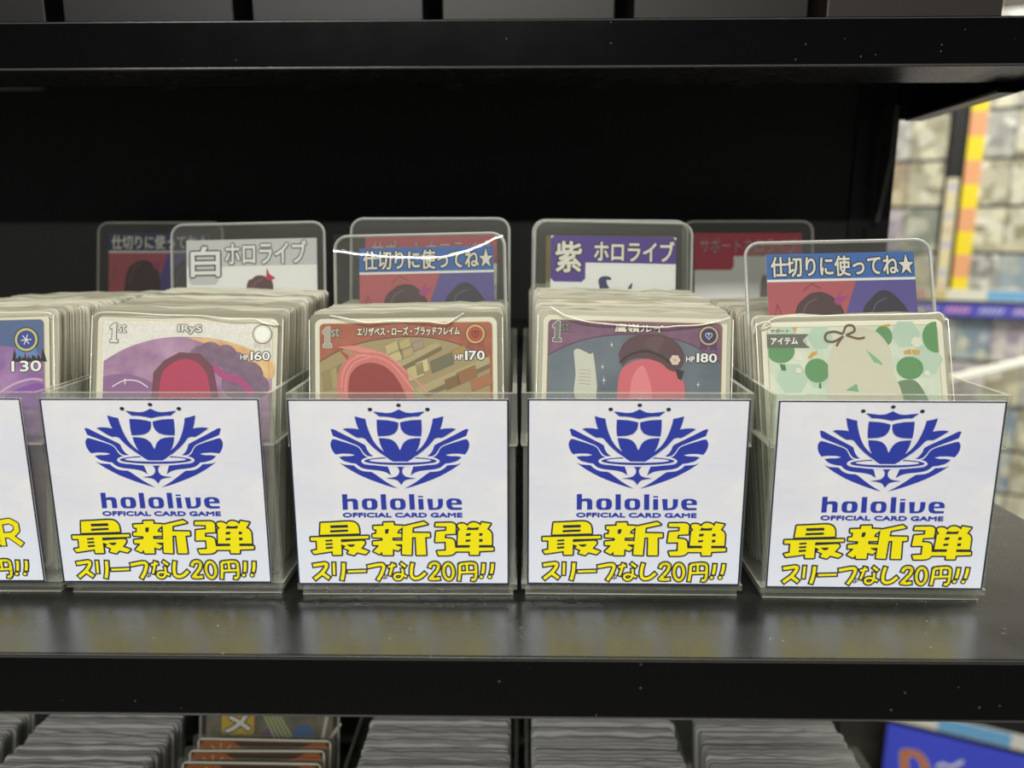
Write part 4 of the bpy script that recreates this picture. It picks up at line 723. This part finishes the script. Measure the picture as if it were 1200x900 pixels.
# pale narrow banner left of the post
g = Print(0, 0, 0); g.box(-11, 11, 0, 1, ROW0 + 8, ROW0 + 250, ink(222, 214, 176))
for n in range(8): g.ell(0, -(ROW0 + 22 + 30 * n), 9, 9, 1, [ink(214, 190, 164), ink(196, 192, 200), ink(226, 214, 160), ink(198, 190, 204)][n % 4], 14)
o = g.build('hanging_strip', None, onrack(-34, -14, 0), (0, 0, RYAW)); tag(o, 'narrow pale printed strip hanging left of the striped post', 'banner')
# label strip (white to light blue) and the violet blue price rail
g = Print(0, 0, 0); z = ROW0; g.box(-680, 880, 0, 1.2, z - 6, z + 18, ink(226, 224, 206))
for u0, u1, c in ((52, 160, (120, 176, 218)), (-330, -200, (150, 170, 206)), (-130, -60, (206, 160, 150)), (-56, -22, (206, 190, 130)), (230, 300, (226, 206, 150))): g.rect(u0, -(z + 16), u1, -(z - 4), 1, ink(*c))
o = g.build('label_strip', None, onrack(0, -16, 0), (0, 0, RYAW)); tag(o, 'white label strip with light blue patch above the violet price rail', 'label strip')
g = Print(0, 0, 0); z = ROW0 - 40; VR = ink(92, 92, 190); g.box(-680, 880, 0, 2, z, z + 27, VR)
for n in range(20):
    u = -640 + n * 62; c = [(206, 186, 214), (226, 160, 190), (190, 190, 224)][n % 3]
    for q in range(5): g.seg((u + q * 9, -(z + 7)), (u + q * 9 + 6, -(z + 21)), 4.5, 1, ink(*c))
o = g.build('price_rail', None, onrack(0, -22, 0), (0, 0, RYAW)); tag(o, 'violet blue price rail with pink lettering across the distant rack', 'price rail')
# sloping white bar, standing in for the glint on a clear cover's edge
g = G(); g.box(-170, 170, -6, 6, -6, 6, pm('white_glint_plastic', (252, 252, 240), 0.3)); o = g.build('glint_bar', None, (735, 1130, -202), (0, -0.30, -0.15), 3); tag(o, 'bright white sloping bar standing in for an edge glint behind the rightmost box', 'rail')
g = G(); g.box(-5, 5, -5, 5, FZ + 154, -7, pm('white_glint_plastic', (252, 252, 240), 0.3)); g.build('glint_bar_post', o, (160, 0, 0), Euler((0, -0.30, -0.15)).to_matrix().inverted().to_euler())  # added post carrying the glint bar down to the floor
# blue poster board and its shelf strip near the floor
g = Print(0, 0, 0); g.box(0, 420, 0, 14, -255, 0, pm('blue_poster_print', (74, 88, 232), 0.4)); o = g.build('poster_board', None, onrack(-54, -152, -1086), (0, 0, RYAW)); 
tag(o, 'blue poster board with gold letter and white brush writing at lower right', 'poster')
l = Print(0, 0, 0)
D_ = [[(38, 62), (44, 110)], [(34, 64), (62, 58), (80, 76), (82, 100), (66, 116), (40, 114)]]
for s in D_: l.stroke(smooth_path(s), 17, 1, ink(206, 190, 96))
for s in D_: l.stroke(smooth_path(s), 9, 2, ink(222, 96, 44))
l.build('gold_letter', o)
l = Print(0, 0, 0)
for s in ('104,78 116,66 128,70 140,60 152,46', '108,88 124,86 136,76', '160,98 168,84 176,90', '200,86 206,66 214,74', '222,92 230,64 238,80 248,58', '206,100 224,104 246,94', '270,90 282,66 296,88', '310,70 330,96'):
    l.stroke(smooth_path([tuple(map(float, q.split(','))) for q in s.split()]), 7, 1, WHITE)
l.build('brush_lettering', o)
g = Print(0, 0, 0); g.box(-60, 460, 0, 3, 0, 34, ink(232, 230, 222)); g.rect(96, -33, 232, -1, 1, ink(120, 184, 232)); g.rect(262, -32, 400, -2, 1, ink(226, 214, 190))
o = g.build('label_strip', None, onrack(-54, -153.5, -1072), (0, 0, RYAW)); tag(o, 'light blue and white label strip just above the blue poster', 'label strip')
g = G(); g.box(-100, 460, 0, 140, -14, -0.5, pm('row_ledge_black', (18, 18, 18), 0.6)); o = g.build('base_shelf', wall, (-54, -150, -1072 - FZ))
